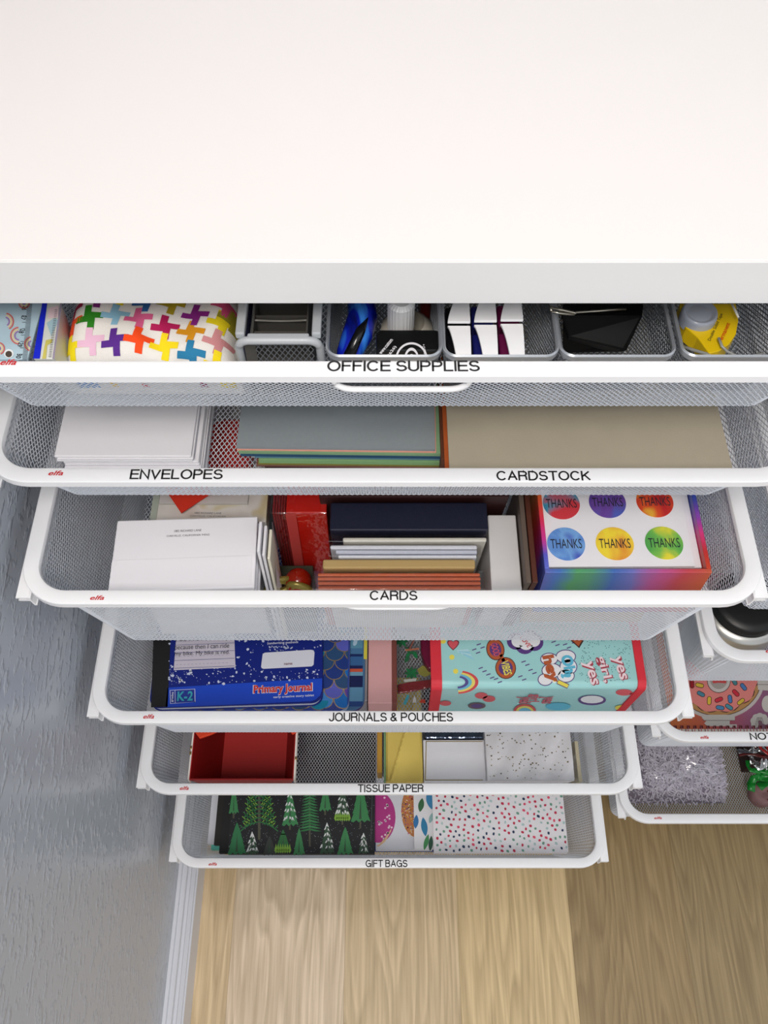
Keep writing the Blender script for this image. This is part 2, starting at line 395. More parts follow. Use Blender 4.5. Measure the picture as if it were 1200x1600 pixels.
# ---------------------------------------------------------------- mesh drawers
BD = 0.43                                                       # drawer depth front to back
def loop(s, a, y0, y1, r):
    "rounded rectangle by segment: 0 front, 1 corner, 2 right side, 3 corner, 4 back, 5, 6 left side, 7"
    s = s % 8; k = int(s); t = s-k
    C = {1: (a-r, y0+r, -90), 3: (a-r, y1-r, 0), 5: (-a+r, y1-r, 90), 7: (-a+r, y0+r, 180)}
    if k in C:
        cx, cy, a0 = C[k]; q = math.radians(a0+90*t); return cx+r*math.cos(q), cy+r*math.sin(q)
    if k == 0: return -a+r+(2*a-2*r)*t, y0
    if k == 2: return a, y0+r+(y1-y0-2*r)*t
    if k == 4: return a-r-(2*a-2*r)*t, y1
    return -a, y1-r-(y1-y0-2*r)*t
def strands(P0, P1, Nn, wd, th):
    D = P1-P0; Sd = np.cross(D, Nn); Sd /= np.linalg.norm(Sd, axis=1, keepdims=True)+1e-12
    A = [P0-Sd*wd/2, P0+Sd*wd/2, P0+Nn*th, P1-Sd*wd/2, P1+Sd*wd/2, P1+Nn*th]
    V = np.stack(A, 1).reshape(-1, 3); n = len(P0)
    b = (np.arange(n)*6)[:, None]
    Fq = np.concatenate([b+np.array([0, 1, 4, 3]), b+np.array([1, 2, 5, 4]), b+np.array([2, 0, 3, 5])], 0)
    return V, Fq
def mesh_from(Vs, Fs, name, m):
    V = []; Fq = []; o = 0
    for v, f in zip(Vs, Fs): V.append(v); Fq.append(f+o); o += len(v)
    V = np.concatenate(V).astype('f'); Fq = np.concatenate(Fq).astype('i')
    me = bpy.data.meshes.new(name); me.vertices.add(len(V)); me.vertices.foreach_set('co', V.ravel())
    me.loops.add(Fq.size); me.loops.foreach_set('vertex_index', Fq.ravel())
    me.polygons.add(len(Fq)); me.polygons.foreach_set('loop_start', np.arange(len(Fq), dtype='i')*4)
    me.update(calc_edges=True); me.materials.append(m)
    return me
def basket_mesh(name, T, top, bot, ry, m, hp=(0.0019, 0.0029), wd=0.00082, hole=None, back=0.012):
    "expanded metal basket: top=(a,y0,y1,r) and bot=(a,y0,y1,r); T = depth"
    Vs = []; Fs = []; hx, hy = hp
    for seg in range(8):
        lt = [loop(seg+t, *bot) for t in (0, 0.5, 0.999)]
        ln = sum(math.dist(lt[i], lt[i+1]) for i in (0, 1))
        if seg in (0, 4): pu, pv = hx, hy
        elif seg in (2, 6): pu, pv = hy, hx
        else: pu, pv = 0.0023, 0.0023
        slant = math.hypot(T, bot[1]-top[1]) if seg != 2 and seg != 6 else math.hypot(T, top[0]-bot[0])
        nu = max(2, int(round(ln/pu))); nv = max(2, int(round(slant/pv)))
        if nv % 2: nv += 1
        I, J = np.meshgrid(np.arange(nu+1), np.arange(nv+1), indexing='ij')
        tp = np.array([loop(seg+min(i/nu, 0.9999), *top) for i in range(nu+1)])
        bt = np.array([loop(seg+min(i/nu, 0.9999), *bot) for i in range(nu+1)])
        v = (J/nv)[..., None]
        XY = tp[:, None, :]*(1-v)+bt[:, None, :]*v
        G = np.concatenate([XY, -(0.004+(T-0.004)*v)], -1)
        # outward normal
        du = np.gradient(G, axis=0); dv = np.gradient(G, axis=1)
        Nn = np.cross(dv, du); Nn /= np.linalg.norm(Nn, axis=-1, keepdims=True)+1e-12
        for dj in (1, -1):
            a = ((I+J) % 2 == 0) & (I < nu) & (J+dj >= 0) & (J+dj <= nv)
            i, j = I[a], J[a]; p0 = G[i, j]; p1 = G[i+1, j+dj]; nn = Nn[i, j]
            if hole is not None and seg == 0:
                c = (p0+p1)/2; k = ~((np.abs(c[:, 0]-hole[0]) < hole[1]) & (c[:, 2] > hole[2]) & (c[:, 2] < hole[3]))
                p0, p1, nn = p0[k], p1[k], nn[k]
            q = strands(p0, p1, nn, wd, wd*0.45); Vs.append(q[0]); Fs.append(q[1])
    a, y0, y1, r = bot
    nx = int(2*a/hx); ny = int((y1-y0)/hy)
    I, J = np.meshgrid(np.arange(nx+1), np.arange(ny+1), indexing='ij')
    X = -a+2*a*I/nx; Y = y0+(y1-y0)*J/ny
    G = np.stack([X, Y, np.full(X.shape, -T)], -1)
    def inside(x, y):
        dx = np.abs(x)-(a-r); dy = np.abs(y-(y0+y1)/2)-((y1-y0)/2-r)
        return ~((dx > 0) & (dy > 0) & (dx*dx+dy*dy > r*r))
    ok = inside(X, Y)
    for dj in (1, -1):
        s = ((I+J) % 2 == 0) & (I < nx) & (J+dj >= 0) & (J+dj <= ny) & ok
        i, j = I[s], J[s]; k = ok[i+1, j+dj]; i, j = i[k], j[k]
        nn = np.zeros((len(i), 3)); nn[:, 2] = 1
        q = strands(G[i, j], G[i+1, j+dj], nn, wd, wd*0.45); Vs.append(q[0]); Fs.append(q[1])
    return mesh_from(Vs, Fs, name, m)
def ring_mesh(name, a, y0, y1, r, prof, m, na=10):
    ss = []
    for k in range(8): ss += [k+t/na for t in range(na)] if k % 2 else [k]
    V = []; Fc = []; n = len(prof)
    for s in ss:
        for o, z in prof:
            x, y = loop(s, a-o, y0+o, y1-o, max(r-o, 0.001)); V.append((x, y, z))
    k = len(ss)
    for i in range(k):
        for j in range(n):
            A = i*n+j; B = ((i+1) % k)*n+j; C = ((i+1) % k)*n+(j+1) % n; D = i*n+(j+1) % n
            Fc.append((A, B, C, D))
    me = bpy.data.meshes.new(name); me.from_pydata(V, [], Fc); me.update(); me.materials.append(m)
    me.polygons.foreach_set('use_smooth', [True]*len(me.polygons))
    try: me.set_sharp_from_angle(angle=math.radians(28))
    except Exception: pass
    return me
RA = 0.2725
TOPL = (0.2625, 0.009, BD-0.009, 0.026)
B1 = basket_mesh('basket_shallow', 0.078, TOPL, (0.243, 0.040, BD-0.03, 0.012), 0, MESHW)
B1H = basket_mesh('basket_shallow_with_opening', 0.078, TOPL, (0.243, 0.040, BD-0.03, 0.012), 0, MESHW, hole=(0.004, 0.037, -0.046, -0.029))
B2 = basket_mesh('basket_deep', 0.18, TOPL, (0.243, 0.051, BD-0.04, 0.012), 0, MESHW)
RIM = ring_mesh('rim', RA, 0, BD, 0.035, [(0.0008, -0.0064), (0, -0.0060), (0, -0.0009), (0.0005, -0.0002), (0.0014, 0), (0.0095, 0), (0.0112, -0.0008), (0.0120, -0.0026), (0.0120, -0.0045), (0.0108, -0.0045), (0.0108, -0.0062)], WHITE)
def rail_mesh(sg):
    # open C channel, profile in x (outward) and z
    P_ = [(-0.006, -0.0075), (0.0030, -0.0075), (0.0030, -0.0089), (-0.0046, -0.0089), (-0.0046, -0.0105), (0.0014, -0.0105), (0.0024, -0.0118), (0.0014, -0.0128), (-0.0060, -0.0128), (-0.0072, -0.0200), (-0.0092, -0.0200), (-0.0092, -0.0186), (-0.0086, -0.0186), (-0.0074, -0.0128), (-0.0074, -0.0086)]
    V = []; n = len(P_)
    for y in (0.0085, BD+0.02): V += [(sg*(RA+a), y, z) for a, z in P_]
    Fc = [(i, (i+1) % n, n+(i+1) % n, n+i) for i in range(n)]+[tuple(range(n))[::-1], tuple(range(n, 2*n))]
    me = bpy.data.meshes.new('runner'); me.from_pydata(V, [], Fc); me.update(); me.materials.append(WHITE)
    return me
RL, RR = rail_mesh(-1), rail_mesh(1)
XC1, XC2 = 0.006, 0.5759
def drawer(label, xc, d0, h, deep, logo_px=None, basket=None, labels=()):
    t = thing('mesh_drawer', (xc, d0, H-h), label, 'drawer', 'white mesh drawers pulled out below the desk')
    new_obj('rim', RIM, None, t)
    new_obj('basket', basket or (B2 if deep else B1), None, t)
    new_obj('runner', RL, None, t); new_obj('runner', RR, None, t)
    for s, x0, x1, y0, y1 in labels:
        rimtext(t, s, x0, x1, y0, y1, h, BLACKI)
    if logo_px:
        x0, x1, y0, y1 = logo_px
        o = textpx(t, 'elfa', x0, x1, y0, y1, h, REDI, name='emblem_text', bold=0.02, shear=0.3, lift=0.0002); o['label'] = 'small red lettering'
    return t
D1h, D2h, D3h, D4h, D5h, D6h = 0.401, 0.5023, 0.6035, 0.806, 1.0085, 1.211
D1 = drawer('top shallow mesh drawer reading OFFICE SUPPLIES, just under the desk edge', XC1, 0.3359, D1h, False, (1, 26, 561.5, 570.5), B1H, [('OFFICE SUPPLIES', 513, 748, 563.5, 580.5)])
D2 = drawer('shallow mesh drawer reading ENVELOPES and CARDSTOCK', XC1, 0.3320, D2h, False, (76, 99, 735.5, 743), None, [('ENVELOPES', 205, 347, 733.5, 749), ('CARDSTOCK', 777, 921, 736, 751)])
D3 = drawer('deep mesh drawer reading CARDS on its rim', XC1, 0.2936, D3h, True, (141, 163, 930.5, 937.5), None, [('CARDS', 579, 651, 923, 938)])
D4 = drawer('deep mesh drawer reading JOURNALS & POUCHES', XC1, 0.2742, D4h, True, (224, 241, 1116, 1123), None, [('JOURNALS & POUCHES', 515, 707, 1113.5, 1127.5)])
D5 = drawer('mesh drawer reading TISSUE PAPER on its rim', XC1, 0.2647, D5h, True, (281, 295, 1228.5, 1234.5), None, [('TISSUE PAPER', 560, 661, 1225.5, 1238)])
D6 = drawer('lowest left mesh drawer reading GIFT BAGS, just above the floor', XC1, 0.2274, D6h, True, (326, 339, 1347.5, 1352.5), None, [('GIFT BAGS', 572, 636, 1343.5, 1355)])
E3 = drawer('mesh drawer at the right edge beside the CARDS drawer, only its side showing', XC2, 0.325, D3h, True)
E4 = drawer('right hand mesh drawer holding the steel canister with black lid', XC2, 0.3335, D4h, True, (1196, 1213, 1014, 1020))
E5 = drawer('right hand mesh drawer reading NOT at the frame edge, holding the doughnut notebook', XC2, 0.3222, D5h, True, (1094, 1107, 1149.5, 1154.5), None, [('NOTEBOOKS', 1172.5, 1285, 1145, 1156)])
E6 = drawer('lowest right mesh drawer holding the bag of shredded white paper', XC2, 0.2812, D6h, True, (1022, 1034, 1276, 1280))
# pull opening frames on two fronts
def pull(t, cx, hw, dep, T, rec, th):
    pts = []
    f = lambda x, z: (XC1+x, t.location.y+0.0025, t.location.z+z)
    for k in range(9):
        a = math.pi+math.pi/2*k/8; pts.append(f(cx-hw+0.012+0.012*math.cos(a), -dep+0.008+0.008*math.sin(a)))
    for k in range(9):
        a = 1.5*math.pi+math.pi/2*k/8; pts.append(f(cx+hw-0.012+0.012*math.cos(a), -dep+0.008+0.008*math.sin(a)))
    tube('pull_frame', [f(cx-hw, -0.0045)]+pts+[f(cx+hw, -0.0045)], th, WHITE, t, n=8)
pull(D1, 0.004, 0.0385, 0.0150, 0.078, 0.040, 0.0019)
pull(D3, 0.004, 0.0385, 0.0125, 0.18, 0.051, 0.0014)

# frames that carry the drawers
for xc, lab in ((XC1, 'white steel drawer frame standing against the left wall'), (XC2, 'white steel drawer frame standing right of the first one')):
    fr = thing('drawer_frame', (xc, 0.6, 0), lab, 'frame')
    for sx in (-1, 1):
        for y in (0.44, 0.80):
            x = xc+sx*0.262; box('post', x-0.005, x+0.005, y-0.006, y+0.006, 0.0, H-0.389, WHITE, fr, bevel=0.001) if y > 0.7 else None
    for z in (0.03, H-0.391):
        for sx in (-1, 1):
            x = xc+sx*0.262; box('cross_bar', x-0.004, x+0.004, 0.78, 0.806, z-0.004, z+0.004, WHITE, fr, bevel=0.0005)
        box('cross_bar', xc-0.262, xc+0.262, 0.792, 0.803, z-0.004, z+0.004, WHITE, fr, bevel=0.0005)

# ================================================================ contents
def ink(c, rough=0.5): return mat('print_%d_%d_%d' % tuple(c), c, rough, var=0.03)
CLEAR = film('clear_plastic', 0.10)
def sheet(name, x0, x1, y0, y1, z, th, m, root=None, rot=0.0, bevel=0.0003):
    return box(name, x0, x1, y0, y1, z-th, z, m, root, bevel=bevel, rot=math.radians(rot))
def loose(o, label, cat, group=None):
    "turn a world-built mesh into a top-level thing with its origin at its base centre"
    me = o.data; n = len(me.vertices); co = np.empty(n*3, 'f'); me.vertices.foreach_get('co', co); co = co.reshape(-1, 3)
    c = (co.min(0)+co.max(0))/2; c[2] = co[:, 2].min(); me.vertices.foreach_set('co', (co-c).ravel().astype('f')); me.update()
    o.location = tuple(float(v) for v in c)
    return tag(o, label, cat, group)

# ---------------------------------------------------------------- OFFICE SUPPLIES drawer
FZ1 = H-0.478
# printed fabric pouch
PX0, PX1, PY0, PY1 = -0.2005, -0.0885, 0.3600, 0.500
def lean(y, z): return y+max(0.0, 0.024*(1-(z-FZ1)/0.055))*max(0.0, 1-(y-PY0)/0.05)
def pouch_z(x, y):
    u = (x-(PX0+PX1)/2)/((PX1-PX0)/2); v = (y-(PY0+PY1)/2)/((PY1-PY0)/2)
    e = max(0.0, 1-abs(u)**9)**0.5*max(0.0, 1-abs(v)**7)**0.5
    cr = 0.0022*math.sin(60*x+45*y)+0.0012*math.sin(150*x-70*y+1)
    g = math.exp(-(((x+0.130)*0.8+(y-0.372)*0.6)/0.006)**2)*0.0035*math.exp(-((y-0.375)/0.03)**2)
    return FZ1+0.003+(0.054+cr-g)*e
rt = thing('zip_pouch', ((PX0+PX1)/2, (PY0+PY1)/2, FZ1), 'plump white fabric pouch printed with multicoloured plus shapes', 'pouch')
n1, n2 = 60, 60; V = []; Fc = []
for i in range(n1+1):
    for j in range(n2+1):
        a = -math.cos(math.pi*i/n1); b = -math.cos(math.pi*j/n2)
        x = (PX0+PX1)/2+a*(PX1-PX0)/2; y = (PY0+PY1)/2+b*(PY1-PY0)/2; V.append((x, lean(y, pouch_z(x, y)), pouch_z(x, y)))
for i in range(n1):
    for j in range(n2): Fc.append((i*(n2+1)+j, (i+1)*(n2+1)+j, (i+1)*(n2+1)+j+1, i*(n2+1)+j+1))
canvas = mat('white_canvas', (238, 234, 228), 0.85, var=0.03, bump=0.25, bscale=1500)
part('fabric_shell', V, Fc, canvas, rt, smooth=True)
tube('seam_binding', [(PX1-0.001, PY0+0.020+k*0.0115, FZ1+0.024+0.001*math.sin(k)) for k in range(11)], 0.0022, mat('navy_cloth', (18, 24, 58), 0.8), rt)
pc = Print(0, pouch_z); pc.lean = True
crosses = [(110, 481, (168, 20, 74)), (108, 503, (236, 72, 14)), (142, 500, (34, 128, 12)), (182, 495, (140, 190, 214)), (105, 536, (244, 222, 8)), (141, 531, (236, 190, 214)),
 (180, 534, (88, 36, 140)), (154, 471, (120, 20, 110)), (229, 474, (40, 96, 160)), (218, 500, (216, 92, 140)), (217, 531, (248, 74, 10)), (258, 510, (176, 8, 82)), (268, 474, (168, 146, 14)),
 (255, 536, (248, 220, 10)), (298, 516, (216, 146, 6)), (305, 490, (130, 20, 124)), (345, 500, (226, 204, 4)), (338, 528, (208, 140, 142)), (296, 547, (34, 124, 168)), (335, 557, (250, 222, 6)),
 (352, 474, (214, 74, 120)), (362, 490, (150, 140, 20)),
 (190, 463, (246, 222, 10)), (102, 572, (60, 130, 200)), (200, 590, (220, 30, 60)), (240, 592, (60, 40, 130)), (300, 580, (150, 30, 90)), (345, 585, (230, 200, 20)), (150, 588, (240, 200, 30)), (110, 600, (230, 90, 120))]
for ic, (cx, cy, c) in enumerate(crosses):
    wx, wy = at(cx, cy, 0.4225)
    th = math.radians(-4+R.uniform(-3, 3)-(cx-180)*0.05); ct, st = math.cos(th), math.sin(th)
    def q(pts):
        # each bar is cut into small cells so that the print follows the cloth
        (ax, ay), (bx, by) = pts; nn = 5
        for i in range(nn):
            for j in range(nn):
                c4 = []
                for (u, v) in ((i, j), (i+1, j), (i+1, j+1), (i, j+1)):
                    x = ax+(bx-ax)*u/nn; y = ay+(by-ay)*v/nn; X = wx+x*ct-y*st; Y = wy+x*st+y*ct
                    c4.append((min(max(X, PX0+0.001), PX1-0.001), min(max(Y, PY0+0.0006), PY1-0.001)))
                ar = 0.5*abs(sum(c4[k][0]*c4[(k+1) % 4][1]-c4[(k+1) % 4][0]*c4[k][1] for k in range(4)))
                if ar > 1e-8: pc.w(c4, ink(c, 0.85), 1+0.25*ic)
    s = 0.00088
    q(((-4.0*s, 0*s), (0.8*s, 9.8*s))); q(((-0.8*s, -9.8*s), (4.0*s, 0*s)))      # upper arm left, lower arm right
    q(((0*s, -0.8*s), (9.6*s, 4.0*s))); q(((-9.6*s, -4.0*s), (0*s, 0.8*s)))
pc.build('printed_plus_pattern', rt)

# clear ruler with rainbows
hr = 0.416
xa, ya = at(0, 561, hr); 
rul = thing('ruler', (-0.236, 0.42, H-hr-0.002), 'clear pale blue ruler printed with rainbows and centimetre marks, in the left corner', 'ruler')
tl, tr, br, bl = P(-60, 470, hr), P(52, 470, hr), P(43, 561, hr), P(-70, 561, hr)
def up(p, d): return (p[0], p[1], p[2]-d)
frustum('ruler_body', [bl, br, (br[0]+.001, 0.47, H-hr), (bl[0], 0.47, H-hr)], [up(bl, .002), up(br, .002), (br[0]+.001, .47, H-hr-.002), (bl[0], .47, H-hr-.002)], mat('pale_blue_plastic', (176, 200, 212), 0.2, var=0.03), rul, bevel=0.0004)
pr = Print(hr)
for k in range(46):
    y = 474+k*2.0; L_ = 7.5 if k % 5 else 13; x1 = 51-(y-470)*0.09
    pr.line([(x1-L_, y), (x1, y)], 0.7, BLACKI, 1)
for (cx, cy, rr, a0, a1) in ((8, 503, 13, -80, 60), (30, 525, 13, 90, 265), (50, 538, 11, 110, 260), (-2, 545, 9, 250, 430), (38, 474, 8, 0, 180)):
    for j, c in enumerate(((206, 100, 90), (232, 206, 150), (150, 110, 170))):
        pr.arc(cx, cy, rr-j*3.2, rr-j*3.2, a0, a1, 2.0, ink(c), 1)
pr.pc(14, 553, 7.5, 7, ink((226, 230, 232)), 2); pr.pc(14, 554, 5.2, 5, ink((72, 62, 52)), 3)
pr.build('printed_scale', rul)
for s, y in (('27', 497), ('28', 518), ('29', 539), ('30', 557), ('26', 482)):
    text(rul, s, 37-(y-497)*0.12, y, hr, 0.0024*1.4, 0.0030, BLACKI, ang=-98, bold=0.01)
# zip bag with small rulers
hz = 0.4150
zb = thing('zip_bag', (-0.207, 0.42, FZ1), 'small clear zip bag with a blue slide strip, beside the rainbow ruler', 'bag')
q0 = [P(51, 561, hz), P(84, 561, hz), P(94, 470, hz), P(66, 470, hz)]
q0b = [up(p, 0.05) for p in q0]; q0b = [(x, y+0.016 if y < 0.39 else y, z) for x, y, z in q0b]
frustum('bag_body', q0, q0b, mat('milky_plastic', (212, 214, 208), 0.25, var=0.04), zb, bevel=0.001)
zp = Print(hz); zp.p([(52, 561), (62.5, 561), (74.5, 470), (67, 470)], ink((18, 34, 196), 0.3), 2)
zp.p([(82, 561), (85, 561), (98, 470), (95, 470)], ink((150, 140, 160), 0.3), 2)
zp.p([(66, 561), (69, 545), (72, 532), (82, 530), (81, 536), (74, 540), (72, 561)], ink((196, 186, 92)), 1)
zp.p([(73, 505), (84, 498), (92, 500), (80, 526)], ink((160, 190, 200)), 1)
for k in range(28):
    y = 485+k*2.7; zp.line([(86-(y-485)*0.13, y), (90-(y-485)*0.13, y)], 0.7, BLACKI, 3)
zp.p([(76, 482), (92, 478), (91, 496), (75, 498)], ink((226, 200, 206)), 1)
zp.build('printed_strip', zb)

# expanded metal desk bins
SILV = mat('silver_grey_metal', (128, 132, 138), 0.35, metal=0.5, var=0.05)
SILR = mat('brushed_silver_rim', (176, 180, 186), 0.28, metal=0.6, var=0.03)
BA = 0.0338; BW = 0.20
BINM = basket_mesh('bin_mesh', 0.062, (BA, 0, BW, 0.008), (BA-0.005, 0.024, BW-0.004, 0.006), 0, SILV, hp=(0.0019, 0.0025), wd=0.0008)
BINR = ring_mesh('bin_rim', BA+0.0008, -0.0008, BW+0.0008, 0.009, [(0, -0.003), (0.0002, -0.001), (0.0012, 0), (0.0022, -0.001), (0.0024, -0.003), (0.0016, -0.0048), (0.0004, -0.0048)], SILR)
bz = 0.4135
def bin_(x, label):
    t = thing('desk_bin', (x, 0.3618, H-bz), label, 'bin', 'silver mesh bins in the office supplies drawer')
    new_obj('bin_basket', BINM, None, t); new_obj('bin_rim', BINR, None, t); return t
bin_(0.0000, 'silver mesh bin holding the black hand stamp and glossy blue piece')
bin_(0.0688, 'silver mesh bin holding six curved white clips')
bin_(0.1376, 'silver mesh bin with the big black binder clip')
bin_(0.2090, 'silver mesh bin with the yellow tape dispenser, by the right frame edge')
# grey rack with inner tray
rk = thing('desk_caddy', (-0.0625, 0.41, FZ1), 'light grey plastic framed mesh caddy with dark ribbed tray inside', 'caddy')
GP = mat('light_grey_plastic', (176, 180, 184), 0.4, var=0.02); DG = mat('dark_grey_plastic', (74, 72, 68), 0.5, var=0.05)
xl, xr_ = -0.0868, -0.0382; y0 = 0.3725; zt = H-0.412
# front hoop: rounded, leaning with the drawer front
hoop = []
yf = lambda z: y0+0.001+(zt-z)*0.10
cxs = ((xl+0.007, 180, 90), (xr_-0.007, 90, 0))
hoop.append((xl, yf(H-0.470), H-0.470))
for cx, a0, a1 in cxs:
    for k in range(7):
        a = math.radians(a0+(a1-a0)*k/6); z = zt-0.009+0.007*math.sin(a); hoop.append((cx+0.007*math.cos(a), yf(z)+0.0, z))
hoop.append((xr_, yf(H-0.470), H-0.470))
tube('front_frame', hoop, 0.0026, GP, rk, n=10)
box('side_rail', xl-0.001, xl+0.0045, y0+0.003, y0+0.13, zt-0.003, zt+0.002, GP, rk, bevel=0.001)
box('side_rail', xr_-0.0045, xr_+0.001, y0+0.003, y0+0.13, zt-0.003, zt+0.002, GP, rk, bevel=0.001)
box('front_bar', xl+0.006, xr_-0.006, y0+0.0, y0+0.005, zt-0.004, zt+0.0005, GP, rk, bevel=0.001)
# mesh panel in the hoop
I, J = np.meshgrid(np.arange(21), np.arange(17), indexing='ij')
G = np.stack([xl+0.010+(xr_-xl-0.014)*I/20, y0+0.0016+0.005*J/16, zt-0.005-0.050*J/16], -1)-np.array([-0.0625, 0.41, FZ1])
Vs, Fs = [], []
for dj in (1, -1):
    a = ((I+J) % 2 == 0) & (I < 20) & (J+dj >= 0) & (J+dj <= 16); i, j = I[a], J[a]
    nn = np.zeros((len(i), 3)); nn[:, 1] = -0.93; nn[:, 2] = 0.36
    q = strands(G[i, j], G[i+1, j+dj], nn, 0.0008, 0.0005); Vs.append(q[0]); Fs.append(q[1])
new_obj('mesh_panel', mesh_from(Vs, Fs, 'mesh_panel', SILV), None, rk)
box('backing_plate', xl+0.003, xl+0.010, y0+0.0035, y0+0.0045, zt-0.030, zt-0.003, DG, rk, bevel=0)
tray = box('tray', xl+0.006, xr_-0.006, y0+0.006, y0+0.115, zt-0.05, zt-0.024, DG, rk, bevel=0.0008)
for yy in (0.008, 0.021, 0.036, 0.051):
    pts = [(xl+0.0085+0.0315*k/12, y0+yy+0.003*math.sin(math.pi*k/12), zt-0.006-0.004*math.sin(math.pi*k/12)) for k in range(13)]
    tube('tray_rib', pts, 0.0007, mat('grey_rib', (120, 118, 112), 0.4), rk, n=6)
    box('tray_divider', xl+0.008, xr_-0.008, y0+yy+0.004, y0+yy+0.0055, zt-0.024, zt-0.0075, DG, rk, bevel=0)
for xx in (xl+0.0075, xr_-0.0085): box('tray_wall', xx, xx+0.001, y0+0.006, y0+0.115, zt-0.024, zt-0.004, DG, rk, bevel=0)

# glossy blue piece: bundle of translucent-looking blue plastic with dark pen across it
blue = ramp_mat('marbled_blue', [(0.25, (4, 6, 60)), (0.45, (10, 30, 170)), (0.58, (60, 140, 235)), (0.7, (12, 24, 150)), (0.9, (3, 4, 40))], scale=26, rough=0.12, axis=(2.0, 0.7, 1), distort=1.2)
bl_ = thing('craft_scissors', (-0.018, 0.40, H-0.4735), 'glossy marbled blue handled tool lying in the first mesh bin', 'tool')
pts = [(-0.026, 0.371, H-0.440), (-0.022, 0.380, H-0.434), (-0.0165, 0.392, H-0.430), (-0.0135, 0.406, H-0.430), (-0.0145, 0.425, H-0.434), (-0.02, 0.45, H-0.440)]
tube('handle', pts, 0.012, blue, bl_, n=20, radii=[0.004, 0.0075, 0.0095, 0.0095, 0.009, 0.006])
tube('blade', [(-0.0235, 0.372, H-0.433), (-0.014, 0.388, H-0.4205), (-0.0098, 0.397, H-0.4195)], 0.002, mat('black_gloss', (12, 12, 14), 0.2), bl_, n=8, radii=[0.004, 0.003, 0.0003])
# hand stamp
hs = 0.424
st_ = thing('hand_stamp', (0.0145, 0.385, H-0.4735), 'black hand stamp pad case with white lettering and ringed emblem', 'stamp')
blk = mat('black_plastic', (16, 17, 18), 0.28, var=0.03)
V0 = [P(590, 515, hs), P(692, 515, hs), P(690, 575, hs), P(575, 575, hs)]
xs0, ys1 = V0[0][0], V0[0][1]; xs1 = V0[1][0]
slab('stamp_case', rrect(xs0-0.001, xs1-0.0015, 0.3745, ys1, 0.004), H-0.444, H-hs, blk, st_, bevel=0.001)
ps = Print(hs)
ps.arc(643, 563, 24, 26, 190, 350, 3.0, PAPER, 1); ps.arc(643, 566, 11, 20, 180, 360, 2.5, PAPER, 1); ps.arc(643, 566, 4.5, 10, 180, 360, 2.2, PAPER, 1)
ps.build('emblem', st_)
text(st_, 'www.custom', 603, 542, hs, 0.0135, 0.0022, PAPER, ang=58, bold=0.02)
text(st_, '(626)', 613, 549, hs, 0.0085, 0.0024, PAPER, ang=62, bold=0.02)
text(st_, '* CUSTOM', 663, 548, hs, 0.0095, 0.0016, PAPER, ang=-82, bold=0.02)
# glue bottle
gx, gy = at(627, 500, 0.42)
gb = thing('glue_bottle', (gx, gy+0.018, H-0.4735), 'white squeeze bottle with ribbed cap behind the black stamp', 'bottle')
gyy = ys1+0.0145
lathe('bottle_body', [(0.0005, -0.020), (0.017, -0.020), (0.0175, 0.0), (0.0165, 0.010), (0.0125, 0.014), (0.011, 0.016)], (gx+0.004, gyy+0.003, H-0.452), mat('cream_plastic', (206, 200, 186), 0.35, var=0.02), gb, n=32)
n_ = 48; V = []; Fc = []
for i in range(n_):
    a = 2*math.pi*i/n_; r = 0.0082+(0.0003 if i % 2 else 0)
    V += [(gx+r*math.cos(a), gyy+r*math.sin(a), H-0.437), (gx+r*math.cos(a), gyy+r*math.sin(a), H-0.416), (gx+0.0058*math.cos(a), gyy+0.0058*math.sin(a), H-0.4135)]
for i in range(n_):
    a = i*3; b = ((i+1) % n_)*3; Fc += [(a, b, b+1, a+1), (a+1, b+1, b+2, a+2)]
Fc.append(tuple(i*3+2 for i in range(n_)))
part('ribbed_cap', V, Fc, mat('white_cap', (232, 232, 232), 0.35, var=0.01), gb)
redm = mat('dark_red_plastic', (92, 16, 12), 0.35)
loose(box('eraser', 0.0235, 0.0305, gyy+0.0245, gyy+0.056, H-0.4735, H-0.424, redm, None, bevel=0.002), 'dark red block behind the white bottle in the first mesh bin', 'eraser')

# curved white clips: white arched tab over a coloured barrel
def clip(i, x, y, z, col, lab, row, wd=0.0145):
    t = thing('arched_clip', (x, y+0.012, H-0.4735), lab, 'clip', 'curved white clips in the second mesh bin')
    V = []; Fc = []; n = 16; Lc = 0.0235 if row == 0 else 0.020
    for k in range(n+1):
        q = k/n; zz = z-(0.0045*(1-q)**2 if row == 0 else 0.0)
        le = 0.0050*(1-q)**0.7 if row == 0 else 0.0052*q**1.3
        for dx, dz in ((-wd/2+le, 0.0), (wd/2, 0.0), (wd/2, -0.002), (-wd/2+le, -0.002)): V.append((x+dx, y+Lc*q, zz+dz))
    for k in range(n):
        for j in range(4): Fc.append((k*4+j, k*4+(j+1) % 4, (k+1)*4+(j+1) % 4, (k+1)*4+j))
    Fc += [(0, 3, 2, 1), (n*4, n*4+1, n*4+2, n*4+3)]
    part('arched_tab', V, Fc, mat('glossy_white_plastic', (238, 238, 240), 0.25, var=0.01), t, smooth=False, bevel=0.0004)
    zb_ = z-0.0072; a, b = x-wd/2-0.0006, x+wd/2-0.001
    frustum('barrel', [(a, y+0.0005, zb_), (b, y+0.0005, zb_), (b, y+Lc-0.001, zb_), (a, y+Lc-0.001, zb_)], [(a+.001, y+0.0185, H-0.472), (b-.001, y+0.0185, H-0.472), (b-.001, y+Lc+0.010, H-0.472), (a+.001, y+Lc+0.010, H-0.472)], col, t, bevel=0.0015)
ck, cn, cm = mat('black_barrel', (12, 12, 16), 0.3), mat('navy_barrel', (22, 26, 96), 0.3), mat('maroon_barrel', (96, 16, 62), 0.3)
names = ['front row left white clip with black barrel', 'front row middle white clip with navy barrel', 'front row right white clip with maroon barrel', 'rear row left white clip with black barrel', 'rear row middle white clip with navy barrel', 'rear row right white clip with maroon barrel']
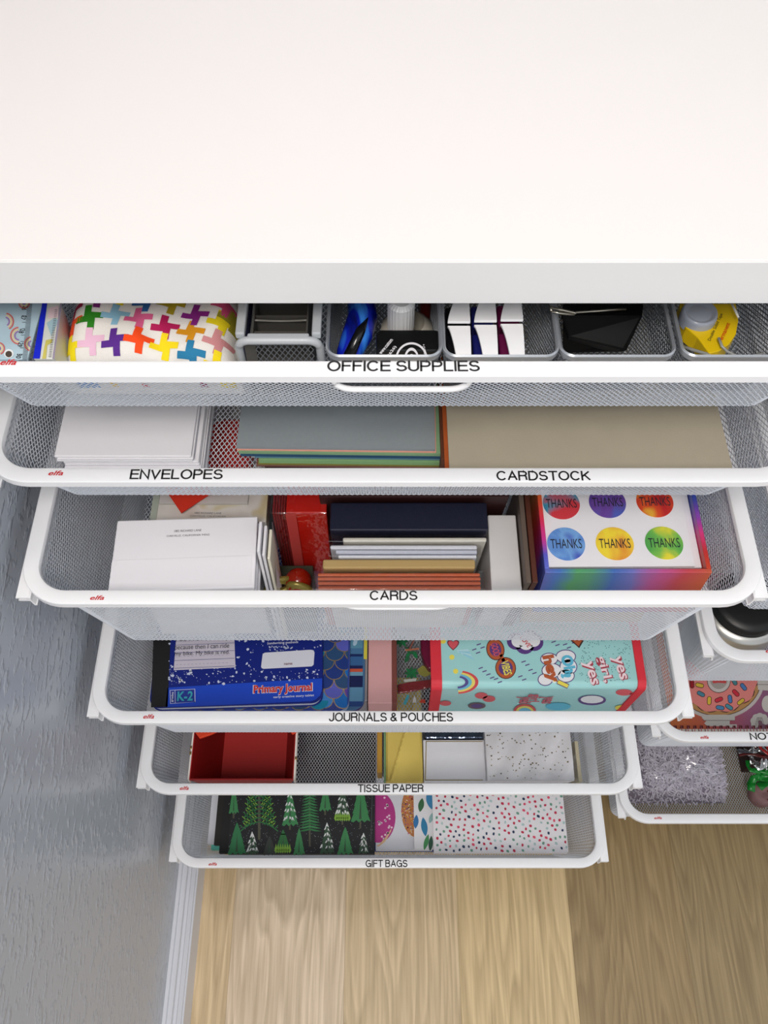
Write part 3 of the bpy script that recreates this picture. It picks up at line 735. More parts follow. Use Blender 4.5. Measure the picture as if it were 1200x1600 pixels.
for r_ in range(2):
    for c_ in range(3):
        clip(r_*3+c_, 0.0452+0.0160*c_, 0.3662+0.0240*r_+0.0008*c_, H-0.4185+(0.0028 if r_ else 0), (ck, cn, cm)[c_], names[r_*3+c_], r_, 0.0138)

# binder clip
hb = 0.425
bc = thing('binder_clip', (0.135, 0.40, H-0.4735), 'large black binder clip with steel wire handle in the third mesh bin', 'clip')
def clip_face(pxs, h1, h2): return [P(x, y, h) for x, y, h in pxs]
T4 = [P(888, 527, 0.440), P(975, 547, 0.446), P(1004, 493, 0.432), P(878, 493, 0.424)]
B4 = [(T4[0][0]+.005, T4[0][1]+.014, H-0.460), (T4[1][0]-.002, T4[1][1]+.016, H-0.466), (T4[2][0], T4[2][1]+.006, H-0.4725), (T4[3][0]+.007, T4[3][1]+.004, H-0.464)]
frustum('spring_body', T4, B4, mat('black_enamel', (5, 5, 6), 0.55, var=0, spec=0.2), bc, bevel=0.0012)
T5 = [P(878, 493, 0.4235), P(1004, 493, 0.4315), P(1006, 474, 0.440), P(880, 474, 0.430)]
frustum('spring_back', T5, [up(p, 0.004) for p in T5], mat('black_enamel', (8, 8, 9), 0.45), bc, bevel=0.001)
steel = mat('bright_steel', (206, 200, 186), 0.18, metal=1.0)
tube('wire_handle', [P(862, 487, 0.4112), P(880, 490, 0.4125), P(896, 492, 0.418), P(900, 488, 0.418), P(930, 486, 0.4185), P(978, 483, 0.420)], 0.00075, steel, bc)
tube('wire_handle', [P(862, 486, 0.4108), P(858, 480, 0.4108), P(876, 484, 0.4112), P(890, 487, 0.4175), P(899, 489, 0.4175)], 0.0009, steel, bc)

# tape dispensers
ht = 0.432
td = thing('tape_dispenser', (0.19, 0.40, H-0.4735), 'yellow and clear double sided tape dispenser with grey core', 'tape')
TC = (1098, 500)
yel = mat('yellow_card', (226, 190, 12), 0.3, var=0.03)
pts = []
for k in range(25):
    a = math.radians(-40+ (152)*k/24); pts.append((TC[0]+58*math.cos(a), TC[1]+54*math.sin(a)))
outer = [at(x, y, ht) for x, y in [(1062, 474), (1150, 474)]+[(1154, 500), (1150, 522), (1140, 537), (1124, 548), (1108, 552), (1090, 527), (1072, 512), (1064, 496)]][::-1]
slab('dispenser_body', outer, H-ht-0.012, H-ht, yel, td, bevel=0.0006)
cxx, cyy = at(1093, 490, 0.428)
lathe('tape_core', [(0.0, 0.004), (0.0065, 0.004), (0.0078, 0.0036), (0.0095, 0.0058), (0.0106, 0.0055), (0.0112, 0.0035), (0.0112, -0.004)], (cxx, cyy, H-ht+0.0005), mat('grey_clear_core', (160, 166, 180), 0.12, var=0.05), td, n=40)
# clear guard around it
guard = [(1140, 474), (1150, 492), (1156, 470)]
tube('cutter_edge', [P(1143, 474, 0.424), P(1148, 484, 0.424), P(1154, 496, 0.4245)], 0.0007, mat('clear_edge', (230, 230, 226), 0.1), td)
tube('clear_guard', [P(1066, 541, 0.436), P(1084, 547, 0.434), P(1104, 553, 0.432), P(1116, 560, 0.431)], 0.0010, mat('clear_edge2', (150, 150, 146), 0.1), td)
tube('clear_guard', [P(1123, 528, 0.428), P(1128, 541, 0.429), P(1136, 549, 0.431), P(1152, 557, 0.434), P(1176, 556, 0.436), P(1192, 552, 0.436)], 0.0009, mat('clear_edge2', (150, 150, 146), 0.1), td)
text(td, 'Permanent', 1131, 520, ht, 0.0175, 0.0027, mat('red_ink2', (206, 52, 20), 0.4), ang=-118-180+0, bold=0.01, lift=0.0006)
text(td, 'Double Sided Tape', 1118, 512, ht, 0.0255, 0.0026, mat('dark_ink', (70, 66, 30), 0.4), ang=-118-180, bold=0.005, lift=0.0006)

# ---------------------------------------------------------------- ENVELOPES / CARDSTOCK drawer
FZ2 = H-0.5795
ex0, ex1, ey0 = -0.2366, -0.1382, 0.3822
ORD = ['second', 'third', 'fourth', 'fifth', 'sixth', 'seventh', 'eighth', 'ninth', 'tenth', 'eleventh', 'twelfth', 'lowest']
nE = 13; zt = H-0.545
env0 = None
for k in range(nE):
    th = (zt-FZ2)/nE; z = FZ2+th*k
    jx, jy = R.uniform(-0.001, 0.0025)+(0.003 if k < nE-3 else 0.0), R.uniform(-0.0015, 0.001)
    if k == nE-1: jx = jy = 0
    o = box('envelope', ex0+jx, ex1+jx+(0.0015 if k < 8 else 0), ey0+jy, ey0+jy+0.145, z+0.0002, z+th-0.0002, PAPER, None, bevel=0.0009)
    loose(o, 'top blank white envelope of the stack in the ENVELOPES drawer' if k == nE-1 else 'blank white envelope, %s from the top of the stack in the ENVELOPES drawer' % ORD[nE-2-k], 'envelope', 'blank envelopes stacked at the left of the second drawer')
# coloured cards
gx0, gx1 = at(369, 700, 0.540)[0], at(680, 700, 0.540)[0]; gy0 = at(520, 700, 0.540)[1]
lay = [('top dove grey card of the coloured stack in the middle', (138, 146, 150), 0.0026, 0, 0, 0), ('salmon pink card just under the grey card', (226, 158, 140), 0.0012, 0.0008, -0.0006, 0), ('sage green card under the salmon card', (128, 164, 124), 0.0032, 0.0042, -0.0012, 0.001),
 ('dark teal blue card, fourth from top of the coloured stack', (30, 72, 104), 0.0028, 0.0058, -0.0015, 0.002), ('muted blue card below the dark teal card', (88, 134, 154), 0.0024, 0.0038, -0.0010, 0.012), ('white card peeping out left under the blue cards', (222, 220, 218), 0.0020, 0.002, 0.0008, 0.009),
 ('light green card, thick, in the lower half of the stack', (132, 172, 118), 0.0044, 0.0060, -0.0012, 0.0145), ('olive card under the light green card', (134, 126, 52), 0.0018, 0.0066, -0.0014, 0.0135), ('mauve brown card near the stack bottom', (128, 84, 76), 0.0022, 0.0070, -0.0014, 0.0120),
 ('dark maroon card near the stack bottom', (58, 16, 20), 0.0026, 0.0078, 0.0040, 0.0120), ('navy card near the stack bottom', (24, 30, 66), 0.0030, 0.0074, 0.0055, 0.014), ('lowest brown card of the coloured stack', (120, 70, 40), 0.0040, 0.0082, 0.0070, 0.014)]
z = H-0.5400; rotg = -0.9
for lab, c, th, rx, dy, lx in lay:
    x0, x1 = gx0+lx, gx1+rx
    o = box('card', x0, x1, gy0+dy, gy0+0.17, z-th+0.0001, z, mat('card_%d_%d_%d' % c, c, 0.8, var=0.05, scale=300, bump=0.03, bscale=1200), None, bevel=0, rot=math.radians(rotg), piv=((gx0+gx1)/2, gy0, z))
    loose(o, lab, 'card', 'coloured cards stacked in the middle of the second drawer'); z -= th
o = None
while z-0.003 > FZ2:
    th = min(0.005, z-FZ2); loose(box('card', gx0+0.016, gx1+0.007, gy0+0.0075, gy0+0.17, z-th+0.0001, z, mat('card_dark', (60, 24, 26), 0.8), None, bevel=0), 'dark card at the very bottom of the coloured stack', 'card', 'coloured cards stacked in the middle of the second drawer'); z -= th
# beige cardstock
bx0, bx1, by0 = 0.0448, 0.2405, 0.3568
tan = mat('beige_cardstock', (172, 162, 142), 0.75, var=0.06, scale=40, bump=0.05, bscale=700)
z = H-0.530
for k, (lab, th, m_, dx) in enumerate([('top beige sheet of the wide cardstock pile', 0.0016, tan, 0), ('second beige sheet of the wide cardstock pile', 0.003, tan, 0.0004), ('orange card edge showing left of the beige cardstock', 0.004, mat('orange_brown_card', (178, 84, 30), 0.7), -0.0026)]):
    o = box('cardstock_sheet', bx0+dx, bx1, by0, by0+0.17, z-th+0.0001, z, m_, None, bevel=0.0002, rot=math.radians(0.2)); loose(o, lab, 'cardstock'); z -= th
o = box('cardstock_pack', bx0-0.0045, bx1-0.004, by0+0.0185, by0+0.17, FZ2, z, mat('dark_brown_card', (92, 48, 24), 0.7), None, bevel=0.0003); loose(o, 'thick dark brown pack beneath the beige cardstock sheets', 'cardstock')

# ---------------------------------------------------------------- CARDS drawer
FZ3 = H-0.7825
TL_ = math.radians(-13)
# box under the envelope stack, then envelopes with a return address
kraft = mat('kraft_card', (176, 148, 96), 0.75, var=0.06)
hw0 = 0.6275
wx0, wx1 = at(190, 812, hw0-0.002)[0], at(401, 812, hw0-0.002)[0]; wyb = at(300, 808, hw0)[1]; wyf = 0.3180
o = box('envelope_box', wx0+0.004, wx1-0.003, 0.350, wyb-0.002, FZ3, H-0.655, mat('white_box_card', (224, 222, 224), 0.6), None, bevel=0.001); loose(o, 'plain white box under the address envelopes in the CARDS drawer', 'box')
for k in range(5):
    z = H-0.655+0.0052*k
    t = thing('addressed_envelope', ((wx0+wx1)/2, (wyf+wyb)/2, z), ('uppermost white envelope with a grey return address in the CARDS drawer' if k == 4 else 'white envelope %s below the printed one in the CARDS drawer' % ['fourth', 'third', 'second', 'first', ''][k]), 'envelope', 'address envelopes in the CARDS drawer')
    j = 0 if k == 4 else R.uniform(-0.0012, 0.0012)
    o = box('paper_body', wx0+j-0.0035, wx1+j+0.001, wyf+abs(j)*0.5, wyb+j, z+0.0002, z+0.005, PAPER, t, bevel=0.0012, rot=math.radians(2.0))
    if k == 4:
        fy = at(300, 872, H-z-0.005)[1]
        sheet('flap', wx0-0.0025, wx1-0.0012, wyf+0.001, fy, z+0.0056, 0.0005, PAPER, t, rot=2.4)
        text(t, '1882 RICHARD LANE', 293.5, 829.5, H-z-0.005, 0.0212, 0.0020, mat('grey_ink', (104, 100, 104), 0.6, var=0), ang=2.5)
        text(t, 'OAKVILLE, CALIFORNIA 94562', 294, 837, H-z-0.005, 0.0335, 0.0020, mat('grey_ink', (104, 100, 104), 0.6, var=0), ang=2.5)
# cards standing on edge, parallel to the side
for k, (xpx, tone, lab) in enumerate([(405, (236, 234, 238), 'thin white card standing on edge right beside the address envelopes'), (413, (226, 224, 228), 'second white card on edge from the address envelopes'), (421, (226, 220, 200), 'cream card standing on edge left of the red pack')]):
    hh = 0.618+0.006*k; xb, yb = at(xpx, 815+6*k, hh)
    o = box('standing_card', xb, xb+0.0022, 0.345, yb, FZ3, H-hh, mat('card_edge_%d' % k, tone, 0.7, var=0.02), None, bevel=0.0004); loose(o, lab, 'card')
o = frustum('leaning_card', [P(433, 918, 0.665), P(440, 918, 0.70), P(429, 815, 0.69), P(425, 815, 0.655)], [P(438, 914, 0.7705), P(441, 914, 0.7705), P(431, 832, 0.7705), P(429, 832, 0.7705)], PAPER, None, bevel=0.0003)
loose(o, 'white card leaning against the left side of the red pack', 'card')
# invitations behind
inv = ramp_mat('watercolour_cream', [(0.3, (206, 200, 190)), (0.5, (222, 218, 212)), (0.62, (206, 192, 150)), (0.8, (218, 214, 210))], scale=30, rough=0.7)
hi = 0.660
t = thing('invitation', (-0.15, 0.45, H-hi-0.002), 'cream floral invitation with small lettering behind the address envelopes', 'card')
box('card_body', at(238, 810, hi)[0], at(416, 810, hi)[0], at(300, 812, hi)[1]-0.002, 0.53, H-hi-0.02, H-hi, inv, t)
text(t, '1882 RICHARD LANE', 325, 802, hi, 0.0225, 0.0018, mat('grey_ink', (104, 100, 104), 0.6, var=0), ang=-1); 
text(t, 'OAKVILLE, CALIFORNIA', 325, 807, hi, 0.030, 0.0016, mat('grey_ink', (104, 100, 104), 0.6, var=0), ang=-1)
box('card_border', at(236, 800, hi)[0], at(246, 800, hi)[0], at(300, 812, hi)[1], 0.52, H-hi+0.0002, H-hi+0.0008, ink((178, 186, 172)), t, bevel=0)
o = box('box_under_invitation', at(236, 810, hi)[0], at(416, 810, hi)[0], 0.44, 0.54, FZ3, H-hi-0.0205, mat('grey_green_card', (130, 140, 132), 0.7), None); o.name = 'storage_box'; loose(o, 'grey green box beneath the floral invitation', 'box')
o = sheet('blank_card', at(248, 786, hi-.004)[0], at(387, 786, hi-.004)[0], at(300, 786, hi-.004)[1], 0.53, H-hi+0.004, 0.003, mat('warm_grey_paper', (204, 200, 196), 0.7), None); loose(o, 'blank off white card behind the invitation, below the red corner', 'card')
# red envelope: corner above the cards, long side seen through the mesh above
hred = 0.652
pr_ = [at(283, 801, hred), at(330, 770, hred), at(322, 742, hred), at(252, 742, hred), at(262, 770, hred)]
o = slab('red_envelope', pr_, H-hred-0.0015, H-hred, mat('bright_red_paper', (222, 52, 28), 0.6), None); loose(o, 'bright red envelope with its pointed corner over the invitation', 'envelope')
hq = 0.6290
rx0, ry0 = at(325, 735, hq)
o = slab('greeting_card', rrect(at(327, 690, hq)[0], at(392, 690, hq)[0], at(350, 735, hq)[1], at(350, 656, hq)[1], 0.012), H-0.6495, H-hq, mat('red_card', (206, 44, 36), 0.5), None); loose(o, 'round cornered red card seen through the mesh of the drawer above', 'card')
# red pack in cellophane
rpx0, rpx1, rpy = -0.0924, -0.0467, 0.3935
zt = H-0.6418
rp = thing('card_pack', ((rpx0+rpx1)/2, rpy+0.05, FZ3), 'glossy red card pack in cellophane standing left of the navy box', 'pack')
redp = mat('bright_red_box', (206, 28, 16), 0.35, var=0.05)
box('red_box', rpx0+0.0125, rpx1, rpy+0.0008, rpy+0.125, FZ3, zt-0.0006, redp, rp, bevel=0.001)
for k in range(5): box('red_envelope', rpx0+0.0012+k*0.0022, rpx0+0.0030+k*0.0022, rpy+0.002, rpy+0.123, FZ3, zt-0.003-0.0005*(k % 2), mat('deep_red_paper', (134, 22, 22), 0.6), rp, bevel=0.0004)
box('cellophane_wrap', rpx0, rpx1+0.0006, rpy-0.0006, rpy+0.126, FZ3, zt+0.0006, film('cellophane', 0.13, bump=0.6, bscale=90), rp, bevel=0.001)
box('clear_band', rpx0+0.0125, rpx0+0.021, rpy-0.0012, rpy-0.0008, FZ3+0.03, zt+0.0004, mat('pinkish_band', (190, 70, 66), 0.2), rp, bevel=0)
# glossy ornament
orx, ory = at(462, 915, 0.694)
on = thing('glossy_ornament', (orx, ory+0.004, H-0.715), 'small glossy red ball with gold and olive ribbon loops at the CARDS drawer front', 'ornament')
gold = mat('olive_gold_ribbon', (150, 136, 66), 0.3, metal=0.4, var=0.15)
lathe('ball', [(0.0001, 0.0115)]+[(0.0115*math.sin(math.pi*k/12), 0.0115*math.cos(math.pi*k/12)) for k in range(1, 12)]+[(0.0001, -0.0115)], (orx+0.001, ory+0.008, H-0.702), mat('glossy_red', (150, 30, 10), 0.08), on, n=28)
for k, (dx, dy, r1, r2, rz) in enumerate([(-0.011, 0.003, 0.010, 0.0085, 0.5), (-0.016, 0.0, 0.011, 0.007, 0.7), (0.003, -0.001, 0.009, 0.008, -0.2), (0.004, -0.002, 0.006, 0.006, -0.1)]):
    pts = [(orx+dx+r1*math.cos(a)*math.cos(rz)-0.003*math.sin(a), ory+dy+r1*math.cos(a)*math.sin(rz)*0.6+0.002, H-0.701+r2*math.sin(a)) for a in [2*math.pi*i/24 for i in range(24)]]
    tube('ribbon_loop', pts, 0.0026, gold, on, n=6, closed=True)
o = box('gift_tag_box', orx-0.024, orx+0.012, 0.352, 0.385, FZ3, H-0.7151, mat('dark_green_card', (44, 52, 36), 0.6), None); loose(o, 'dark green little box beneath the glossy ornament', 'box')
# leaning packs; top edge pixel rows give their place
def pack(name, label, x0, x1, h, yf, dy, m, cat='pack', parts=None, wrap=None, bevel=0.0012):
    Lp = (H-h-FZ3)/math.cos(TL_)
    t = thing(name, ((x0+x1)/2, yf+dy/2+0.02, FZ3), label, cat)
    def mk(nm, a, b, c, d, zt, mm, bv=bevel):
        # piece that leans: top front edge at y c, thickness d
        z1 = H-zt; sh = (z1-FZ3)*math.tan(-TL_)
        top = [(a, c, z1), (b, c, z1), (b, c+d, z1), (a, c+d, z1)]; bot = [(a, c+sh, FZ3), (b, c+sh, FZ3), (b, c+d+sh, FZ3), (a, c+d+sh, FZ3)]
        return frustum(nm, top, bot, mm, t, bevel=bv)
    mk('pack_body', x0, x1, yf, dy, h, m)
    return t, mk
navy = mat('navy_linen_box', (14, 18, 44), 0.6, var=0.15, scale=300, bump=0.1, bscale=900)
pack('note_card_box', 'navy blue linen note card box behind the clear packs', -0.0428, 0.0823, 0.630, 0.3705, 0.026, navy, 'box')
o = frustum('card_folder', [(-0.052, 0.3985, H-0.625), (0.10, 0.3985, H-0.625), (0.10, 0.403, H-0.625), (-0.052, 0.403, H-0.625)], [(-0.052, 0.436, FZ3), (0.10, 0.436, FZ3), (0.10, 0.440, FZ3), (-0.052, 0.440, FZ3)], mat('deep_maroon', (52, 16, 16), 0.6), None); loose(o, 'very dark maroon folder standing behind the navy box', 'folder')
t, mk = pack('clear_card_pack', 'clear sleeve of white cards with a cream card, against the navy box', -0.0325, 0.0810, 0.6350, 0.3635, 0.0035, mat('cream_card', (222, 218, 206), 0.6))
mk('sleeve', -0.044, 0.0820, 0.3625, 0.0065, 0.634, film('clear_sleeve', 0.12, bump=0.12), 0.0006)
t, mk = pack('clear_card_pack', 'clear sleeve of white envelopes in front of the cream card', -0.0425, 0.0735, 0.6385, 0.3585, 0.0035, mat('white_env', (222, 224, 232), 0.6))
mk('envelope', -0.0380, 0.0733, 0.3550, 0.0030, 0.6395, mat('white_env2', (206, 210, 224), 0.6), 0.0005); mk('envelope', -0.036, 0.0728, 0.3520, 0.0026, 0.6415, mat('white_env', (222, 224, 232), 0.6), 0.0005)
mk('sleeve', -0.0435, 0.0765, 0.3512, 0.0110, 0.6375, film('clear_sleeve', 0.12, bump=0.12), 0.0006)
pack('kraft_card_box', 'brown kraft card box between white envelopes and orange pack', -0.0480, 0.0715, 0.6405, 0.3422, 0.0082, kraft, 'box', bevel=0.0015)
t, mk = pack('orange_envelope_pack', 'clear pack of orange envelopes right behind the CARDS rim', -0.0520, 0.0755, 0.6460, 0.3382, 0.0030, mat('burnt_orange_paper', (196, 96, 58), 0.7, var=0.05))
for k in range(3): mk('envelope', -0.0520+0.0003*k, 0.0757, 0.3347-0.0034*k, 0.0028, 0.6460+0.001*k, mat('burnt_orange_paper', (196, 96, 58), 0.7), 0.0009)
mk('cream_liner', -0.044, 0.070, 0.3262, 0.0012, 0.6505, mat('cream_card', (222, 218, 206), 0.6), 0.0002)
mk('sleeve', -0.0560, 0.0785, 0.3255, 0.0165, 0.6440, film('clear_sleeve', 0.12, bump=0.12), 0.0006)
# upright white box and brown folder
wb0 = at(768, 922, 0.65)[0]; wb1 = at(816, 922, 0.65)[0]
o = frustum('white_card_box', [(wb0, 0.328, H-0.65), (wb1, 0.328, H-0.65), (wb1, 0.397, H-0.65), (wb0+0.001, 0.397, H-0.65)], [(wb0, 0.358, FZ3), (wb1, 0.358, FZ3), (wb1, 0.43, FZ3), (wb0, 0.43, FZ3)], mat('light_grey_box', (214, 212, 212), 0.6, var=0.02), None, bevel=0.001); loose(o, 'plain pale grey box standing right of the navy box', 'box')
for k, (c, lab, w_) in enumerate([((98, 84, 74), 'grey brown folder edge right of the pale grey box', 0.0040), ((84, 40, 24), 'dark reddish brown wooden card edge against the rainbow box', 0.0042)]):
    a = wb1+0.0012+0.0048*k
    o = frustum('standing_folder', [(a, 0.327, H-0.635), (a+w_, 0.327, H-0.635), (a+w_, 0.42, H-0.635), (a, 0.42, H-0.635)], [(a, 0.358, FZ3), (a+w_, 0.358, FZ3), (a+w_, 0.45, FZ3), (a, 0.45, FZ3)], mat('folder_%d' % k, c, 0.6), None); loose(o, lab, 'folder')
# rainbow box with thank-you stickers
rb = thing('rainbow_box', (0.187, 0.40, H-0.700), 'open rainbow watercolour box holding THANKS stickers', 'box')
x0, x1, y0, y1 = 0.1235, 0.2515, 0.3330, 0.480; zt, zb = H-0.630, H-0.700; th = 0.0035
rbf = band_mat('rainbow_front', 0, -0.064, 0.064, [(0.0, (104, 96, 180)), (0.10, (70, 116, 190)), (0.2, (84, 160, 104)), (0.30, (84, 152, 120)), (0.42, (66, 108, 184)), (0.56, (112, 116, 190)), (0.70, (190, 84, 144)), (0.84, (198, 70, 80)), (1.0, (206, 96, 62))])
rbl = band_mat('rainbow_left', 1, -0.066, 0.02, [(0.0, (100, 120, 210)), (0.18, (90, 90, 200)), (0.32, (210, 60, 150)), (0.55, (226, 50, 80)), (0.75, (230, 90, 50)), (1.0, (226, 150, 60))])
rbr = band_mat('rainbow_right', 1, -0.066, 0.02, [(0.0, (206, 70, 40)), (0.2, (200, 50, 50)), (0.38, (220, 60, 130)), (0.55, (140, 70, 180)), (0.75, (60, 80, 180)), (1.0, (30, 60, 140))])
box('box_wall', x0, x1, y0, y0+th, zb, zt, rbf, rb, bevel=0.0005)
box('box_wall', x0, x0+th, y0+th, y1, zb, zt, rbl, rb, bevel=0.0005); box('box_wall', x1-th, x1, y0+th, y1, zb, zt, rbr, rb, bevel=0.0005)
box('box_wall', x0, x1, y1, y1+th, zb, zt, rbl, rb, bevel=0.0005); box('box_bottom', x0+th, x1-th, y0+th, y1, zb, zb+0.003, rbl, rb, bevel=0)
o = box('storage_box', 0.125, 0.236, 0.362, 0.48, FZ3, zb-0.0003, kraft, None); loose(o, 'kraft box supporting the rainbow box from below', 'box')
hc = 0.6345
o = box('sticker_sheet_stack', x0+th+0.001, x1-th-0.0005, y0+0.0085, y1-0.002, zb+0.0032, H-hc-0.0035, PAPER, None, bevel=0.0003); loose(o, 'pile of white sheets below the THANKS sticker sheet', 'paper')
sx0, sx1 = at(850, 886, hc)[0], at(1088, 886, hc)[0]; sy0 = at(960, 885, hc)[1]
sk = thing('sticker_sheet', (0.184, 0.41, H-hc-0.003), 'white sheet with six round watercolour THANKS stickers', 'stickers')
box('sheet', sx0+0.0005, sx1-0.001, sy0, y1-0.004, H-hc-0.0022, H-hc, PAPER, sk, bevel=0.0003, rot=math.radians(0.3))
wc = lambda nm, a, b, c: ramp_mat(nm, [(0.34, a), (0.5, b), (0.66, c)], scale=38, rough=0.5, distort=0.6)
circ = [(877, 787, wc('watercolour_red_teal', (214, 60, 70), (70, 150, 180), (40, 120, 160))), (949, 785, wc('watercolour_purple', (70, 60, 150), (110, 70, 160), (80, 100, 190))), (1023, 784, wc('watercolour_orange_red', (240, 190, 60), (226, 80, 40), (200, 40, 40))),
        (884.5, 850, wc('watercolour_blue', (60, 110, 200), (120, 170, 226), (70, 90, 190))), (960.5, 849.5, wc('watercolour_yellow', (246, 220, 60), (240, 190, 60), (228, 130, 50))), (1037.5, 848.5, wc('watercolour_green', (70, 160, 80), (120, 190, 80), (230, 220, 60)))]
for cx, cy, m_ in circ:
    X, Y = at(cx, cy, hc); r = 0.0149
    o = slab('round_sticker', [(X+r*math.cos(a), Y+r*math.sin(a)) for a in [2*math.pi*i/40 for i in range(40)]], H-hc+0.00005, H-hc+0.00035, m_, sk)
    text(sk, 'THANKS', cx, cy, hc, 0.0245, 0.0086, mat('charcoal_ink', (40, 42, 50), 0.5, var=0), ang=0.5, lift=0.0006, name='sticker_lettering')

# ================================================================ JOURNALS & POUCHES drawer
FZ4 = H-0.985
TEALP = ink((166, 222, 220), 0.35)
def book(name, label, cat, x0, x1, yf, y1, zt, th, m, r=0.012, rot=0.0, pv=None, group=None, pages=(226, 226, 230), edge=None):
    "rounded-corner notebook: cover, page block, back cover"
    t = thing(name, ((x0+x1)/2, (yf+y1)/2, zt-th), label, cat, group)
    pv = pv or ((x0+x1)/2, (yf+y1)/2)
    slab('cover', rrect(x0, x1, yf, y1, r), zt-0.0009, zt, m, t, rot=math.radians(rot), piv=pv, bevel=0.0002)
    slab('page_block', rrect(x0+0.001, x1-0.0012, yf+0.0012, y1-0.001, r), zt-th+0.0009, zt-0.0009, mat('page_%d_%d_%d' % pages, pages, 0.8), t, rot=math.radians(rot), piv=pv)
    slab('back_cover', rrect(x0, x1, yf, y1, r), zt-th, zt-th+0.0009, edge or m, t, rot=math.radians(rot), piv=pv)
    return t
hj = 0.885
# books under it, from the bottom up: (label, right px, front px, colour)
pinkm = ink((226, 172, 172), 0.55); brn = mat('brown_binding', (126, 66, 58), 0.6)
a0, b0 = at(574, 1100, 0.909), at(621, 1100, 0.909)
t = thing('pink_folder', ((a0[0]+b0[0])/2-0.05, 0.45, FZ4), 'pale pink folder with a brown binding edge beside the notebooks', 'folder')
yf4 = 0.3300
box('cover', a0[0]+0.0006, b0[0]-0.0055, yf4, yf4+0.27, FZ4, H-0.909, pinkm, t, bevel=0.0006)
box('binding', b0[0]-0.0055, b0[0]-0.0003, yf4, yf4+0.27, FZ4, H-0.9085, brn, t, bevel=0.0006)
yfl = lambda h, y: at(560, y, h)[1]
o = box('notebook_stack', -0.212, a0[0]-0.0002, 0.3325, 0.58, FZ4, H-0.9088, mat('plain_grey_cover', (150, 146, 150), 0.7), None, bevel=0.001); loose(o, 'plain grey notebooks lying under the blue journals', 'notebook')
hs_ = 0.9032
xr = at(570, 1050, hs_)[0]
t = book('striped_notebook', 'notebook with blue, navy and red stripes, under the fish scale one', 'notebook', xr-0.175, xr, yfl(hs_, 1110), 0.585, H-hs_, 0.0053, ink((70, 110, 150), 0.35), 0.013, edge=ink((70, 50, 110)))
sp = Print(hs_)
for y0, y1, c in ((995, 1013, (96, 150, 176)), (1013, 1022, (74, 120, 160)), (1022, 1026, (30, 46, 100)), (1026, 1040, (56, 100, 152)), (1040, 1045, (28, 40, 90)), (1045, 1050, (196, 86, 60)), (1050, 1056, (110, 158, 184)), (1056, 1074, (26, 36, 84)), (1074, 1096, (96, 146, 180)), (1096, 1104, (40, 70, 130))):
    sp.p([(500, y1), (566.5, y1), (567, y0), (500, y0)], ink(c, 0.35), 1)
sp.pc(555, 1004, 3.2, 5.5, ink((176, 206, 226)), 2, rot=20)
sp.build('printed_stripes', t)
o = box('yellow_tab', xr-0.0012, xr+0.0022, yfl(hs_, 1030), 0.56, H-0.9031, H-0.9024, ink((220, 206, 70)), None, bevel=0); o.name = 'yellow_card'; loose(o, 'thin yellow card edge sticking out right of the striped notebook', 'card')
hsc = 0.8945; yfs = yfl(0.8945, 1111); xs = at(546, 1050, hsc)[0]
t = book('scale_notebook', 'notebook covered in blue and purple fish scales outlined in gold', 'notebook', xs-0.178, xs, yfs, 0.585, H-hsc, 0.0080, ink((50, 70, 150), 0.3), 0.011, edge=ink((150, 170, 200)))
scp = Print(hsc); cols = [(24, 140, 176), (44, 84, 176), (92, 98, 190), (46, 78, 120), (70, 140, 214), (98, 68, 160), (36, 60, 130), (30, 110, 190)]
goldp = mat('gold_foil', (206, 180, 130), 0.25, metal=0.7)
ss = 0.0198; rows = 10
for i in range(rows):
    yy = yfs+0.003+0.0088+i*0.0102
    for k in range(-1, 6):
        xx = xs-0.0015-ss*(k+(0.5 if i % 2 else 0))-0.004
        if xx+0.2 < 0: continue
        c = cols[R.randrange(8)]
        cl = lambda q: [(min(max(x, xs-0.1), xs-0.0016), max(y, yfs+0.0016)) for x, y in q]
        o_ = [(xx+ss/2*math.cos(a), yy+ss/2*0.98*math.sin(a)) for a in [math.pi+math.pi*j/10 for j in range(11)]]+[(xx+ss/2, yy+0.010), (xx-ss/2, yy+0.010)]
        i_ = [(xx+(ss/2-0.0009)*math.cos(a), yy+(ss/2-0.0009)*0.98*math.sin(a)) for a in [math.pi+math.pi*j/10 for j in range(11)]]+[(xx+ss/2-0.0009, yy+0.010), (xx-ss/2+0.0009, yy+0.010)]
        scp.w(cl(o_), goldp, 1+0.55*i); scp.w(cl(i_), ink(c, 0.3), 1.3+0.55*i)
for k in range(7): # lower strip that shows under the journal
    xx = xs-0.03-ss*k; q = [(xx+0.0097*math.cos(a), yfs+0.001+0.009+0.0095*math.sin(a)) for a in [math.pi+math.pi*j/10 for j in range(11)]]
    scp.w(q, goldp, 1.0); scp.w([(x, y+0.0008) for x, y in q], ink(cols[(k*3) % 8], 0.3), 1.4)
scp.build('printed_scales', t)
# writing journal
jx0, jx1 = at(233, 1104, hj)[0], at(506, 1090, hj)[0]
jrot = 1.9
jy = at(233, 1107, hj)[1]
cobalt = mat('journal_blue', (24, 40, 128), 0.32, var=0.05)
t = book('writing_journal', 'blue speckled journal reading Primary Journal with black spine tape', 'notebook', jx0, jx1-0.001, jy, jy+0.245, H-hj, 0.0085, cobalt, 0.011, rot=jrot, pv=(jx0, jy), pages=(214, 218, 230))
jp = Print(hj)
def J(x, y): return (x, y)          # pixels on the cover plane
blk_t = mat('black_tape', (22, 22, 24), 0.5, var=0.1, bump=0.1, bscale=900)
jp.p([(236, 1105.5), (262, 1104.5), (267, 990), (240, 990)], blk_t, 1)
jp.p([(258.5, 1105), (300, 1103.8), (485, 1096), (493, 1093.5), (500, 1087), (503, 1078), (503.5, 1060), (262, 1074.5)], ink((36, 76, 200), 0.3), 1)
